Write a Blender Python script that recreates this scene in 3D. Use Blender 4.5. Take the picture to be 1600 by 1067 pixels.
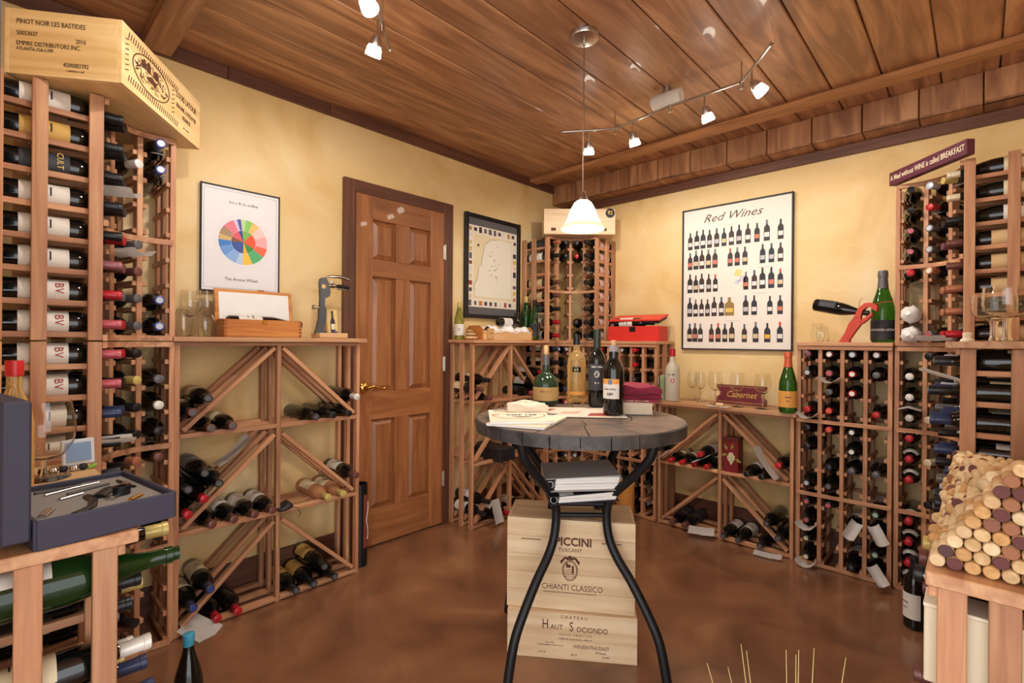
import bpy, bmesh, math, random
from mathutils import Matrix, Vector
random.seed(7)
for o in list(bpy.data.objects): bpy.data.objects.remove(o)
S = bpy.context.scene
C = S.collection
R = math.radians

# ------------------------------------------------------------ camera, world, exposure
TH = 43.5
cam = bpy.data.cameras.new('camera'); camo = bpy.data.objects.new('camera', cam); C.objects.link(camo)
cam.sensor_width = 36; cam.lens = 36*769.8/1600; cam.clip_start = .02
camo.matrix_world = Matrix.Translation((0, 0, 1.2)) @ Matrix.Rotation(R(TH), 4, 'Z') @ Matrix.Rotation(R(90), 4, 'X') @ Matrix.Rotation(R(.45), 4, 'Z')
S.camera = camo
S.view_settings.view_transform = 'Standard'; S.view_settings.look = 'None'
S.view_settings.gamma = 1; S.view_settings.use_curve_mapping = False
S.view_settings.exposure = 0.4
w = bpy.data.worlds.new('world'); S.world = w; w.use_nodes = True
w.node_tree.nodes['Background'].inputs[0].default_value = (.97, .98, 1, 1)
w.node_tree.nodes['Background'].inputs[1].default_value = 2.5
LAMP_W = 11.5      # watts for each track spot
PEND_W = 4.5

# ------------------------------------------------------------ materials
MATS = {}
def srgb(c):
    return tuple(((x/255)/12.92 if x/255 <= .04045 else ((x/255+.055)/1.055)**2.4) for x in c) + (1,)
def base(name):
    m = bpy.data.materials.new(name); m.use_nodes = True; MATS[name] = m
    return m, m.node_tree.nodes, m.node_tree.links, m.node_tree.nodes['Principled BSDF']
def plain(name, col, rough=.5, metal=0, trans=0, ior=1.45, emit=0, coat=0, var=.06, spec=.5):
    m, N, K, b = base(name); c = srgb(col)
    b.inputs['Base Color'].default_value = c; b.inputs['Roughness'].default_value = rough
    b.inputs['Metallic'].default_value = metal; b.inputs['Transmission Weight'].default_value = trans
    b.inputs['IOR'].default_value = ior; b.inputs['Coat Weight'].default_value = coat
    b.inputs['Specular IOR Level'].default_value = spec
    if emit:
        b.inputs['Emission Color'].default_value = c; b.inputs['Emission Strength'].default_value = emit
    if var and not trans:
        t = N.new('ShaderNodeTexCoord'); n = N.new('ShaderNodeTexNoise'); n.inputs['Scale'].default_value = 18; n.inputs['Detail'].default_value = 4
        h = N.new('ShaderNodeHueSaturation'); mr = N.new('ShaderNodeMapRange')
        mr.inputs[3].default_value = 1-var; mr.inputs[4].default_value = 1+var
        K.new(t.outputs['Object'], n.inputs['Vector']); K.new(n.outputs['Fac'], mr.inputs[0]); K.new(mr.outputs[0], h.inputs['Value'])
        h.inputs['Color'].default_value = c; K.new(h.outputs[0], b.inputs['Base Color'])
    return m
def wood(name, c1, c2, rough=.5, sc=(2.5, 42, 42), bump=.15, rnd=.22, c3=None, coat=0, swirl=0):
    m, N, K, b = base(name)
    t = N.new('ShaderNodeTexCoord'); mp = N.new('ShaderNodeMapping'); mp.inputs['Scale'].default_value = sc
    oi = N.new('ShaderNodeObjectInfo'); ad = N.new('ShaderNodeVectorMath'); ad.operation = 'ADD'
    ml = N.new('ShaderNodeMath'); ml.operation = 'MULTIPLY'; ml.inputs[1].default_value = 37
    K.new(oi.outputs['Random'], ml.inputs[0]); K.new(t.outputs['Object'], ad.inputs[0]); K.new(ml.outputs[0], ad.inputs[1])
    K.new(ad.outputs[0], mp.inputs['Vector'])
    n = N.new('ShaderNodeTexNoise'); n.inputs['Scale'].default_value = 1; n.inputs['Detail'].default_value = 6; n.inputs['Distortion'].default_value = .6+swirl
    K.new(mp.outputs[0], n.inputs['Vector'])
    r = N.new('ShaderNodeValToRGB'); r.color_ramp.elements[0].position = .32; r.color_ramp.elements[1].position = .68
    r.color_ramp.elements[0].color = srgb(c1); r.color_ramp.elements[1].color = srgb(c2)
    if c3:
        e = r.color_ramp.elements.new(.5); e.color = srgb(c3)
    K.new(n.outputs['Fac'], r.inputs[0])
    h = N.new('ShaderNodeHueSaturation'); mr = N.new('ShaderNodeMapRange'); mr.inputs[3].default_value = 1-rnd; mr.inputs[4].default_value = 1+rnd*.7
    K.new(oi.outputs['Random'], mr.inputs[0]); K.new(mr.outputs[0], h.inputs['Value']); K.new(r.outputs[0], h.inputs['Color'])
    K.new(h.outputs[0], b.inputs['Base Color']); b.inputs['Roughness'].default_value = rough; b.inputs['Coat Weight'].default_value = coat
    bp = N.new('ShaderNodeBump'); bp.inputs['Strength'].default_value = bump; bp.inputs['Distance'].default_value = .002
    K.new(n.outputs['Fac'], bp.inputs['Height']); K.new(bp.outputs[0], b.inputs['Normal'])
    return m
def mottled(name, cols, scale, rough, bump=.1, coat=0, detail=6, bscale=25, crough=.1):
    m, N, K, b = base(name)
    t = N.new('ShaderNodeTexCoord'); n = N.new('ShaderNodeTexNoise'); n.inputs['Scale'].default_value = scale; n.inputs['Detail'].default_value = detail; n.inputs['Distortion'].default_value = .8
    K.new(t.outputs['Object'], n.inputs['Vector'])
    r = N.new('ShaderNodeValToRGB'); el = r.color_ramp.elements
    el[0].position = .3; el[1].position = .72; el[0].color = srgb(cols[0]); el[1].color = srgb(cols[-1])
    for i, c in enumerate(cols[1:-1]):
        e = el.new(.3+.42*(i+1)/(len(cols)-1)); e.color = srgb(c)
    K.new(n.outputs['Fac'], r.inputs[0]); K.new(r.outputs[0], b.inputs['Base Color'])
    b.inputs['Roughness'].default_value = rough; b.inputs['Coat Weight'].default_value = coat; b.inputs['Coat Roughness'].default_value = crough
    n2 = N.new('ShaderNodeTexNoise'); n2.inputs['Scale'].default_value = bscale; n2.inputs['Detail'].default_value = 8; n2.inputs['Distortion'].default_value = 1.5
    K.new(t.outputs['Object'], n2.inputs['Vector'])
    bp = N.new('ShaderNodeBump'); bp.inputs['Strength'].default_value = bump; bp.inputs['Distance'].default_value = .01
    K.new(n2.outputs['Fac'], bp.inputs['Height']); K.new(bp.outputs[0], b.inputs['Normal'])
    return m

plaster = mottled('plaster', [(214, 176, 112), (226, 192, 130), (232, 202, 146), (238, 214, 166)], 2.2, .55, .28, bscale=9)
concrete = mottled('stained_concrete', [(98, 64, 44), (124, 82, 56), (138, 94, 64), (158, 112, 78)], 2.6, .3, .03, coat=.7, bscale=6, crough=.14)
rackw = wood('redwood', (168, 114, 80), (208, 158, 116), .55, c3=(188, 134, 97))
boardw = wood('board_wood', (182, 128, 90), (216, 168, 124), .45)
ceilw = wood('ceiling_plywood', (136, 92, 64), (196, 146, 104), .42, (1.3, 11, 11), .12, .08, (168, 118, 82), swirl=1.2, coat=.15)
trimw = wood('dark_trim', (84, 50, 36), (112, 70, 52), .45, rnd=.08)
stripw = wood('strip_wood', (140, 92, 56), (190, 134, 86), .45, rnd=.08)
doorw = wood('door_wood', (134, 82, 46), (168, 110, 66), .4, (1.6, 16, 16), .06, .10, (152, 96, 56), coat=.2, swirl=.8)
pine = wood('pine_crate', (214, 182, 142), (238, 214, 178), .6, (1.6, 22, 22), .08, .05, (228, 200, 160))
pineg = wood('golden_pine', (220, 180, 120), (242, 212, 158), .55, (1.4, 14, 14), .06, .03, (232, 196, 138), swirl=1)
boxw = wood('varnished_box', (176, 104, 48), (214, 146, 78), .35, rnd=.1)
palew = wood('pale_box', (206, 158, 104), (230, 192, 144), .5, rnd=.05)
slate = mottled('slate_tile', [(72, 66, 64), (98, 86, 80), (122, 100, 86), (92, 88, 90)], 9, .42, .25, bscale=22)
slate2 = mottled('slate_rim', [(48, 46, 46), (70, 66, 64), (84, 78, 74)], 14, .5, .3, bscale=22)
metal = plain('black_metal', (42, 42, 44), .42, .6, var=.05)
nickel = plain('brushed_nickel', (196, 190, 182), .28, 1, var=.04)
brass = plain('polished_brass', (226, 178, 88), .2, 1, var=0)
bglass = plain('dark_bottle_glass', (13, 15, 14), .07, var=0, coat=.4)
gglass = plain('green_glass', (58, 122, 44), .04, trans=.85, ior=1.45)
dgglass = plain('deep_green_glass', (34, 74, 30), .05, trans=.6)
yglass = plain('yellow_green_glass', (168, 176, 84), .04, trans=.75)
clear = plain('clear_glass', (252, 252, 250), .0, trans=1, ior=1.38)
amber = plain('amber_spirit', (250, 216, 150), .03, trans=.8, ior=1.36)
frost = plain('frosted_glass', (222, 214, 196), .4, trans=.45, var=0)
roseg = plain('rose_wine', (206, 146, 104), .06, trans=.35)
pane = plain('picture_glazing', (255, 255, 255), .02, trans=1, ior=1.2)
lampglass = plain('lit_frosted_glass', (255, 247, 232), .4, emit=22)
shadeglass = plain('lit_alabaster', (255, 240, 214), .4, emit=4.5)
amberrim = plain('lit_amber_rim', (255, 214, 130), .4, emit=1.5)
paper = plain('paper', (236, 232, 226), .7, var=.03)
cream = plain('cream_paper', (232, 220, 194), .7, var=.04)
ink = plain('ink', (58, 44, 38), .7, var=0)
brand = plain('branded_ink', (92, 54, 36), .7, var=0)
dark = plain('charcoal', (34, 33, 38), .5)
black = plain('black_plastic', (20, 20, 22), .35)
navy = plain('navy_box', (56, 54, 72), .6, var=.04)
foam = plain('grey_foam', (136, 130, 124), .9)
silver = plain('steel', (205, 205, 208), .18, 1, var=0)
goldp = plain('gold_paint', (226, 190, 96), .4, .5)
whitep = plain('white', (240, 238, 234), .5)
CAPS = {n: plain('capsule_'+n, c, .32, .15, var=.05) for n, c in dict(
    red=(182, 34, 44), black=(34, 34, 36), grey=(98, 96, 98), pink=(188, 88, 96), navy=(52, 62, 96), gold=(206, 184, 108), white=(226, 222, 212),
    brown=(112, 70, 62), copper=(176, 112, 82), cream=(218, 204, 172), green=(150, 178, 160), mauve=(150, 92, 98), purple=(112, 66, 78), blue=(60, 78, 150),
    orange=(206, 96, 62), teal=(72, 168, 200), silver=(186, 190, 200)).items()}
LABS = {n: plain('label_'+n, c, .6, var=.05) for n, c in dict(
    white=(226, 220, 210), cream=(224, 208, 172), gold=(198, 158, 84), dark=(56, 58, 64), pink=(214, 176, 166), tan=(206, 176, 130), orange=(224, 160, 78), grey=(160, 158, 158)).items()}
PAINT = {}
def paint(c, r=.6):
    if c not in PAINT: PAINT[c] = plain('paint_%d_%d_%d' % c, c, r, var=.03)
    return PAINT[c]

# ------------------------------------------------------------ mesh helpers
CACHE = {}
def from_bm(name, bm):
    me = bpy.data.meshes.new(name); bm.to_mesh(me); bm.free(); return me
def smooth(me, ang=40):
    for p in me.polygons: p.use_smooth = True
    try: me.set_sharp_from_angle(angle=R(ang))
    except Exception: pass
    return me
def box(sx, sy, sz, bev=.0015):
    k = ('b', round(sx, 4), round(sy, 4), round(sz, 4), bev)
    if k not in CACHE:
        bm = bmesh.new(); bmesh.ops.create_cube(bm, size=1)
        for v in bm.verts: v.co = Vector((v.co.x*sx, v.co.y*sy, v.co.z*sz))
        if bev: bmesh.ops.bevel(bm, geom=bm.edges[:], offset=min(bev, min(sx, sy, sz)*.3), segments=1, affect='EDGES')
        CACHE[k] = from_bm('box', bm)
    return CACHE[k]
def lathe(prof, seg=24, key=None, ang=40, a0=0, a1=360):
    if key and key in CACHE: return CACHE[key]
    bm = bmesh.new(); rings = []; full = (a1-a0) >= 360; n = seg if full else seg+1
    for r, z in prof:
        if r < 1e-6: rings.append([bm.verts.new((0, 0, z))])
        else: rings.append([bm.verts.new((r*math.cos(R(a0+(a1-a0)*i/seg)), r*math.sin(R(a0+(a1-a0)*i/seg)), z)) for i in range(n)])
    for A, B in zip(rings, rings[1:]):
        for i in range(seg):
            j = (i+1) % n
            if len(A) == 1 and len(B) == 1: continue
            if len(A) == 1: bm.faces.new((A[0], B[j], B[i]))
            elif len(B) == 1: bm.faces.new((A[i], A[j], B[0]))
            else: bm.faces.new((A[i], A[j], B[j], B[i]))
    if full: bmesh.ops.recalc_face_normals(bm, faces=bm.faces)
    me = smooth(from_bm('lathe', bm), ang)
    if key: CACHE[key] = me
    return me
def tube(path, r, seg=8, radii=None, closed=False, flat=1):
    bm = bmesh.new(); P = [Vector(p) for p in path]; rings = []; n = len(P)
    up = Vector((0, 0, 1)); prev = None
    for i, p in enumerate(P):
        t = (P[(i+1) % n]-P[i-1]) if closed else (P[min(i+1, n-1)]-P[max(i-1, 0)])
        t.normalize()
        if prev is None:
            a = t.cross(up)
            if a.length < .01: a = t.cross(Vector((0, 1, 0)))
        else: a = prev-t*prev.dot(t)
        a.normalize(); b = t.cross(a); prev = a
        rr = radii[i] if radii else r
        rings.append([bm.verts.new(p+a*rr*math.cos(2*math.pi*k/seg)+b*rr*flat*math.sin(2*math.pi*k/seg)) for k in range(seg)])
    m = n if closed else n-1
    for i in range(m):
        A, B = rings[i], rings[(i+1) % n]
        for k in range(seg): bm.faces.new((A[k], A[(k+1) % seg], B[(k+1) % seg], B[k]))
    if not closed:
        bm.faces.new(rings[0][::-1]); bm.faces.new(rings[-1])
    bmesh.ops.recalc_face_normals(bm, faces=bm.faces)
    return smooth(from_bm('tube', bm), 50)
def prism(poly, th, hole=None):
    # polygon in XY, extruded along +Z
    bm = bmesh.new()
    lo = [bm.verts.new((x, y, 0)) for x, y in poly]; hi = [bm.verts.new((x, y, th)) for x, y in poly]
    n = len(poly); bm.faces.new(lo[::-1]); bm.faces.new(hi)
    for i in range(n): bm.faces.new((lo[i], lo[(i+1) % n], hi[(i+1) % n], hi[i]))
    bmesh.ops.recalc_face_normals(bm, faces=bm.faces)
    return from_bm('prism', bm)
def sector(r0, r1, a0, a1, th, n=6):
    P = [(r1*math.cos(R(a0+(a1-a0)*i/n)), r1*math.sin(R(a0+(a1-a0)*i/n))) for i in range(n+1)]
    if r0 > 1e-5: P += [(r0*math.cos(R(a1-(a1-a0)*i/n)), r0*math.sin(R(a1-(a1-a0)*i/n))) for i in range(n+1)]
    else: P.append((0, 0))
    return prism(P, th)
def sheet(w, h, bend=.02, th=.0012, n=8, seed=0):
    # a curled sheet in XY
    rs = random.Random(seed); bm = bmesh.new(); g = []
    for i in range(n+1):
        row = []
        for j in range(5):
            x = (i/n-.5)*w; y = (j/4-.5)*h
            row.append(bm.verts.new((x, y, bend*(2*x/w)**2+.004*rs.random()*(1 if bend else 0))))
        g.append(row)
    for i in range(n):
        for j in range(4): bm.faces.new((g[i][j], g[i+1][j], g[i+1][j+1], g[i][j+1]))
    r = bmesh.ops.solidify(bm, geom=bm.faces[:], thickness=th)
    return smooth(from_bm('sheet', bm), 60)
def frame_m(o, right, up):
    r = Vector(right).normalized(); u = Vector(up).normalized(); n = r.cross(u).normalized(); u = n.cross(r)
    return Matrix(((r.x, u.x, n.x, o[0]), (r.y, u.y, n.y, o[1]), (r.z, u.z, n.z, o[2]), (0, 0, 0, 1)))
def dirm(p, d, roll=0):
    d = Vector(d).normalized()
    return Matrix.Translation(p) @ d.to_track_quat('Z', 'Y').to_matrix().to_4x4() @ Matrix.Rotation(roll, 4, 'Z')
def T3(x, y, z): return Matrix.Translation((x, y, z))
def rz(a): return Matrix.Rotation(R(a), 4, 'Z')
def rx(a): return Matrix.Rotation(R(a), 4, 'X')
def ry(a): return Matrix.Rotation(R(a), 4, 'Y')

# ------------------------------------------------------------ object helpers
def obj(name, me, mat, parent=None, M=None, kind=None):
    key = (me.name, mat.name)
    if not me.materials: me.materials.append(mat); m2 = me
    elif me.materials[0] == mat or len(me.materials) > 1: m2 = me
    else:
        if key not in CACHE:
            CACHE[key] = me.copy(); CACHE[key].materials.clear(); CACHE[key].materials.append(mat)
        m2 = CACHE[key]
    o = bpy.data.objects.new(name, m2); C.objects.link(o)
    if parent: o.parent = parent
    if M is not None: o.matrix_basis = M
    if kind: o['kind'] = kind
    return o
def tag(o, label, cat, group=None):
    o['label'] = label; o['category'] = cat
    if group: o['group'] = group
    return o
def thing(name, label, cat, M=None, group=None):
    o = bpy.data.objects.new(name, None); C.objects.link(o); o.empty_display_size = .05
    if M is not None: o.matrix_basis = M
    return tag(o, label, cat, group)
def bar(name, parent, p0, p1, wd, th, mat=None, up=(0, 0, 1), bev=.0015):
    p0 = Vector(p0); p1 = Vector(p1); d = p1-p0; x = d.normalized(); u = Vector(up)
    if abs(x.dot(u)) > .98: u = Vector((0, 1, 0))
    y = u.cross(x).normalized(); z = x.cross(y); c = (p0+p1)/2
    M = Matrix(((x.x, y.x, z.x, c.x), (x.y, y.y, z.y, c.y), (x.z, y.z, z.z, c.z), (0, 0, 0, 1)))
    return obj(name, box(d.length, wd, th, bev), mat or rackw, parent, M)
TXT = {}
def text(body, size, parent, M, mat, name='lettering', align='CENTER', shear=0, th=.0003, sx=1, bold=0):
    k = (body, size, align, shear, sx, bold)
    if k not in TXT:
        c = bpy.data.curves.new('t', 'FONT'); c.body = body; c.size = size; c.align_x = align; c.align_y = 'CENTER'; c.shear = shear; c.extrude = th; c.offset = bold; c.resolution_u = 2
        o = bpy.data.objects.new('t', c); C.objects.link(o)
        dg = bpy.context.evaluated_depsgraph_get(); me = bpy.data.meshes.new_from_object(o.evaluated_get(dg))
        bpy.data.objects.remove(o); me.materials.clear(); TXT[k] = me
        if sx != 1:
            for v in me.vertices: v.co.x *= sx
    return obj(name, TXT[k], mat, parent, M)

def squiggle(parent, M, wd, hh, mat, seed=1):
    # a line of small print too small to read in the photograph
    rr = random.Random(seed); vs, fs = [], []; x = -wd/2
    while x < wd/2:
        h = hh*rr.uniform(.5, 1); w_ = hh*rr.uniform(.16, .34); o = len(vs)
        for dz in (0, .0005): vs += [(x, -hh/2, dz), (x+w_, -hh/2, dz), (x+w_*1.2, -hh/2+h, dz), (x+w_*.2, -hh/2+h, dz)]
        fs += [[o+i for i in f] for f in ((0, 3, 2, 1), (4, 5, 6, 7), (0, 1, 5, 4), (1, 2, 6, 5), (2, 3, 7, 6), (3, 0, 4, 7))]
        x += w_+hh*rr.choice([.18, .22, .3, .7])
    me = bpy.data.meshes.new('print'); me.from_pydata(vs, [], fs)
    return obj('small_print', me, mat, parent, M)

# ------------------------------------------------------------ the room
AX, BY, CX, DY, CH = -2.577, 3.335, .215, -.12, 2.48
def struct(name, M=None):
    o = bpy.data.objects.new(name, None); C.objects.link(o); o['kind'] = 'structure'
    if M is not None: o.matrix_basis = M
    return o
def sbox(name, x0, x1, y0, y1, z0, z1, mat, parent=None, bev=0):
    return obj(name, box(x1-x0, y1-y0, z1-z0, bev), mat, parent, T3((x0+x1)/2, (y0+y1)/2, (z0+z1)/2), None if parent else 'structure')
sbox('floor', AX-.1, 1.6, -1.6, BY+.1, -.1, 0, concrete)
sbox('wall_left', AX-.1, AX, DY-.1, BY+.1, 0, CH+.1, plaster)
sbox('wall_back', AX, CX+.1, BY, BY+.1, 0, CH+.1, plaster)
sbox('wall_right', CX, CX+.1, .85, BY, 0, CH+.1, plaster)
sbox('wall_front', AX, -.95, DY-.1, DY, 0, CH+.1, plaster)
ceil = struct('ceiling'); sbox('ceiling_deck', AX-.1, 1.6, -1.6, BY+.1, CH+.02, CH+.1, ceilw, ceil)
x = AX
while x < 1.55:
    wd = .203; bar('ceiling_board', ceil, (x+wd/2, -1.6, CH+.011), (x+wd/2, BY, CH+.011), wd-.006, .022, ceilw, bev=.004); x += wd
# soffit over the back wall, clad in short boards
sof = struct('trim_1')
SY, SZ = 3.185, 2.328
x = AX
while x < CX-.01:
    wd = min(.235, CX-x)
    bar('face_board', sof, (x+wd/2, SY+.008, SZ), (x+wd/2, SY+.008, CH), wd-.005, .016, ceilw, up=(0, -1, 0), bev=.003)
    bar('under_board', sof, (x+wd/2, SY, SZ+.008), (x+wd/2, BY, SZ+.008), wd-.005, .016, ceilw, bev=.003)
    x += wd
t = struct('trim_2'); bar('crown_board', t, (AX, BY-.011, 2.297), (CX, BY-.011, 2.297), .022, .058, trimw)
t = struct('trim_3')
for y0, y1 in ((DY, .75), (.752, 1.25), (1.252, SY)): bar('crown_board', t, (AX+.011, y0, 2.45), (AX+.011, y1, 2.45), .022, .058, trimw)
t = struct('trim_4'); bar('ceiling_strip', t, (AX, 2.93, CH-.018), (CX+1.2, 2.93, CH-.018), .10, .036, stripw, bev=.012)
t = struct('trim_5'); bar('ceiling_beam', t, (AX+.02, .475, CH-.028), (-.2, .475, CH-.028), .105, .056, ceilw)
t = struct('baseboard_left')
for y0, y1 in ((DY, 1.334), (2.112, BY)): bar('baseboard_board', t, (AX+.007, y0, .07), (AX+.007, y1, .07), .014, .14, trimw)
t = struct('baseboard_back'); bar('baseboard_board', t, (AX, BY-.007, .07), (CX, BY-.007, .07), .014, .14, trimw)
t = struct('baseboard_right'); bar('baseboard_board', t, (CX-.007, .85, .07), (CX-.007, BY, .07), .014, .14, trimw)

# door: frame local x along +Y, z up, front +X
d = struct('door_1', T3(AX, 1.405, 0)); W, H = .626, 2.035
def dbar(n, y0, y1, z0, z1, x0, x1, vert, mat=doorw, bev=.002, par=None):
    if vert: return bar(n, par or d, ((x0+x1)/2, (y0+y1)/2, z0), ((x0+x1)/2, (y0+y1)/2, z1), y1-y0, x1-x0, mat, up=(1, 0, 0), bev=bev)
    return bar(n, par or d, ((x0+x1)/2, y0, (z0+z1)/2), ((x0+x1)/2, y1, (z0+z1)/2), x1-x0, z1-z0, mat, bev=bev)
st = .105; ms = .10
ys = [(st, (W-ms)/2), ((W+ms)/2, W-st)]
zs = [(.22, .74), (.90, 1.57), (1.67, 1.90)]
dbar('backing', .01, W-.01, .015, H-.005, .002, .008, True)
dbar('stile', 0, st, .01, H, .004, .03, True); dbar('stile', W-st, W, .01, H, .004, .03, True)
for a, b in ((.01, zs[0][0]), (zs[0][1], zs[1][0]), (zs[1][1], zs[2][0]), (zs[2][1], H)): dbar('rail', st, W-st, a, b, .004, .0295, False)
for z0, z1 in zs:
    dbar('mullion', (W-ms)/2, (W+ms)/2, z0, z1, .004, .029, True)
    for y0, y1 in ys:
        a, b = (y1-y0)/2, (z1-z0)/2; e = .032
        bm = bmesh.new()
        V = [bm.verts.new((xx, s*yy, q*zz)) for xx, yy, zz in ((.008, a, b), (.009, a-.006, b-.006), (.024, a-e, b-e)) for s, q in ((-1, -1), (1, -1), (1, 1), (-1, 1))]
        for k in (0, 4):
            for i in range(4): bm.faces.new((V[k+i], V[k+(i+1) % 4], V[k+4+(i+1) % 4], V[k+4+i]))
        bm.faces.new(V[8:12]); bmesh.ops.recalc_face_normals(bm, faces=bm.faces)
        me = from_bm('panel', bm)
        # grain runs upright: mesh turned so its local x is the height
        me.transform(ry(-90)); o = obj('panel', me, doorw, d, T3(0, (y0+y1)/2, (z0+z1)/2) @ ry(90))
for z in (.30, 1.05, 1.78):
    h = obj('hinge', box(.012, .022, .09), nickel, d, T3(.028, W+.008, z)); obj('pin', lathe([(0, -.05), (.006, -.05), (.006, .05), (0, .05)], 10, 'pin'), nickel, h, T3(.008, 0, 0))
k = obj('handle', lathe([(0, 0), (.03, 0), (.031, .004), (.024, .012), (.012, .016), (.011, .045), (0, .046)], 20), brass, d, T3(.03, .055, .93) @ ry(90))
obj('lever', tube([(.07, .055, .93), (.075, .08, .937), (.074, .11, .932), (.073, .14, .921), (.076, .165, .924)], .007, 8, [.009, .009, .007, .006, .005]), brass, d)
t = struct('trim_6', T3(AX, 0, 0))
dbar('casing_board', 1.334, 1.402, 0, 2.108, .0, .024, True, trimw, par=t); dbar('casing_board', 2.036, 2.112, 0, 2.108, .0, .024, True, trimw, par=t)
dbar('casing_board', 1.402, 2.036, 2.038, 2.108, .0, .024, False, trimw, par=t)

# ------------------------------------------------------------ wine bottles
PROF = {
 'bordeaux': [(0, .006), (.022, .003), (.033, 0), (.0368, .004), (.0375, .012), (.0375, .182), (.0362, .198), (.030, .215), (.020, .231), (.0155, .243), (.0142, .26), (.0138, .288), (.0152, .289), (.0152, .3), (.011, .3), (0, .299)],
 'burgundy': [(0, .006), (.024, .003), (.035, 0), (.039, .004), (.040, .012), (.040, .140), (.0385, .160), (.033, .188), (.024, .22), (.017, .245), (.0145, .262), (.0138, .288), (.0152, .289), (.0152, .3), (.011, .3), (0, .299)],
 'slim': [(0, .006), (.02, .003), (.030, 0), (.0335, .004), (.0345, .012), (.0345, .18), (.033, .2), (.027, .228), (.019, .26), (.0145, .29), (.0138, .318), (.015, .319), (.015, .33), (.011, .33), (0, .329)],
 'champagne': [(0, .008), (.026, .004), (.038, 0), (.0425, .005), (.0435, .014), (.0435, .138), (.042, .158), (.036, .186), (.027, .216), (.0195, .245), (.0165, .268), (.0158, .290), (.018, .291), (.018, .303), (.0145, .305), (.0145, .315), (.010, .315), (0, .314)]}
RAD = {'bordeaux': .0375, 'burgundy': .040, 'slim': .0345, 'champagne': .0435}
LEN = {'bordeaux': .3, 'burgundy': .3, 'slim': .33, 'champagne': .315}
LABZ = {'bordeaux': (.045, .150), 'burgundy': (.035, .125), 'slim': (.04, .14), 'champagne': (.03, .115)}
CAPL = {'short': .035, 'mid': .055, 'long': .068}
NB = 0
HIDDEN = set([42, 43, 96, 97, 98, 99, 103, 104, 105, 106, 109, 110, 113, 114, 115, 120, 124, 130, 133, 134, 135, 140, 141, 142, 143, 147, 148, 153, 154, 155, 156, 159, 160, 167, 168, 169, 170, 171, 172, 173, 174, 175, 176, 177, 179, 180, 181, 183, 184, 185, 186, 187, 188, 189, 191, 192, 193, 194, 196, 197, 198, 199, 202, 203, 204, 206, 207, 209, 211, 212, 213, 214, 215, 216, 217, 218, 219, 220, 221, 224, 225, 226, 227, 231, 232, 235, 236, 238, 239, 240, 241, 242, 244, 245, 246, 247, 279, 280, 281, 282, 284, 285, 291, 292, 293, 299, 300, 306, 332, 334, 335, 342, 343, 344, 348, 349, 350, 351, 353, 355, 358, 359, 361, 403, 404, 408, 409, 410, 414])      # bottles the photograph shows nothing of
ORD = ['top', 'second', 'third', 'fourth', 'fifth', 'sixth', 'seventh', 'eighth', 'ninth', 'tenth', 'eleventh', 'lowest']
COL = ['first', 'second', 'third', 'fourth', 'fifth', 'sixth', 'seventh', 'eighth', 'ninth', 'tenth']
def bottle(M, where, group, kind='bordeaux', cap='black', lab='white', end=None, glass=None, gname='dark', capl='mid', lroll=None, pose='lying', label=None, scale=1, tagp=False, text_lab=None, labz=None):
    global NB
    NB += 1
    if NB in HIDDEN: return None
    L = LEN[kind]; r = RAD[kind]; glass = glass or bglass
    lb = label or ('%s bottle, %s capsule%s, %s' % (gname, cap, (', %s label' % lab) if lab else '', where))
    b = thing('wine_bottle', lb, 'wine bottle', M @ Matrix.Scale(scale, 4), group)
    obj('glass', lathe(PROF[kind], 24, 'g'+kind), glass, b)
    if cap:
        z0 = L-CAPL[capl]; nr = .0150 if kind != 'champagne' else .0175
        pr = [(nr-.0006, z0), (nr+.0002, z0+.001), (nr+.0004, L-.013), (nr+.0014, L-.012), (nr+.0014, L-.0005), (nr-.001, L+.001), (0, L+.001)]
        if kind == 'champagne': pr = [(.0215, z0-.012), (.0205, z0), (.0178, z0+.03), (.0178, L-.026), (.0195, L-.025), (.0195, L-.01), (.017, L+.003), (0, L+.003)]
        c = obj('capsule', lathe(pr, 20, 'c'+kind+capl), CAPS[cap], b)
        if end: obj('capsule_end', lathe([(0, .0012), (.0115, .0012), (.0115, .0022), (0, .0022)], 16, 'ce'), CAPS[end], c, T3(0, 0, L))
    if lab:
        z0, z1 = labz or LABZ[kind]
        a = obj('label', lathe([(r+.0004, z0), (r+.0009, z0), (r+.0009, z1), (r+.0004, z1)], 14, 'l%s%.3f%.3f' % (kind, z0, z1), a0=-85, a1=85), LABS[lab], b, Matrix.Rotation(lroll if lroll is not None else random.uniform(-.5, .5)+1.57, 4, 'Z'))
        if text_lab:
            text(text_lab[0], text_lab[1], a, frame_m((r+.0014, 0, (z0+z1)/2+(.034 if labz == (.05, .165) else 0)), (0, 1, 0), (0, 0, 1)), text_lab[2])
        else:
            obj('print', box(.0008, .028, .004, 0), ink, a, T3(r+.0008, 0, z0+(z1-z0)*.62)); obj('print', box(.0008, .018, .003, 0), ink, a, T3(r+.0008, 0, z0+(z1-z0)*.4))
    if tagp:
        obj('neck_tag', box(.034, .0012, .06, 0), paper, b, T3(0, -.02, L-.075) @ rx(12))
    return b
BOT = {}
def bin_where(z, where): return ('top tier ' if z > .79 else 'middle tier ' if z > .395 else 'bottom tier ')+where.replace('in the', 'of the', 1)
def grid_label(cp, r_, c, rack): return 'dark bottle, %s capsule, %s row, %s column, %s' % (cp, ORD[r_], COL[c], rack)
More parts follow.
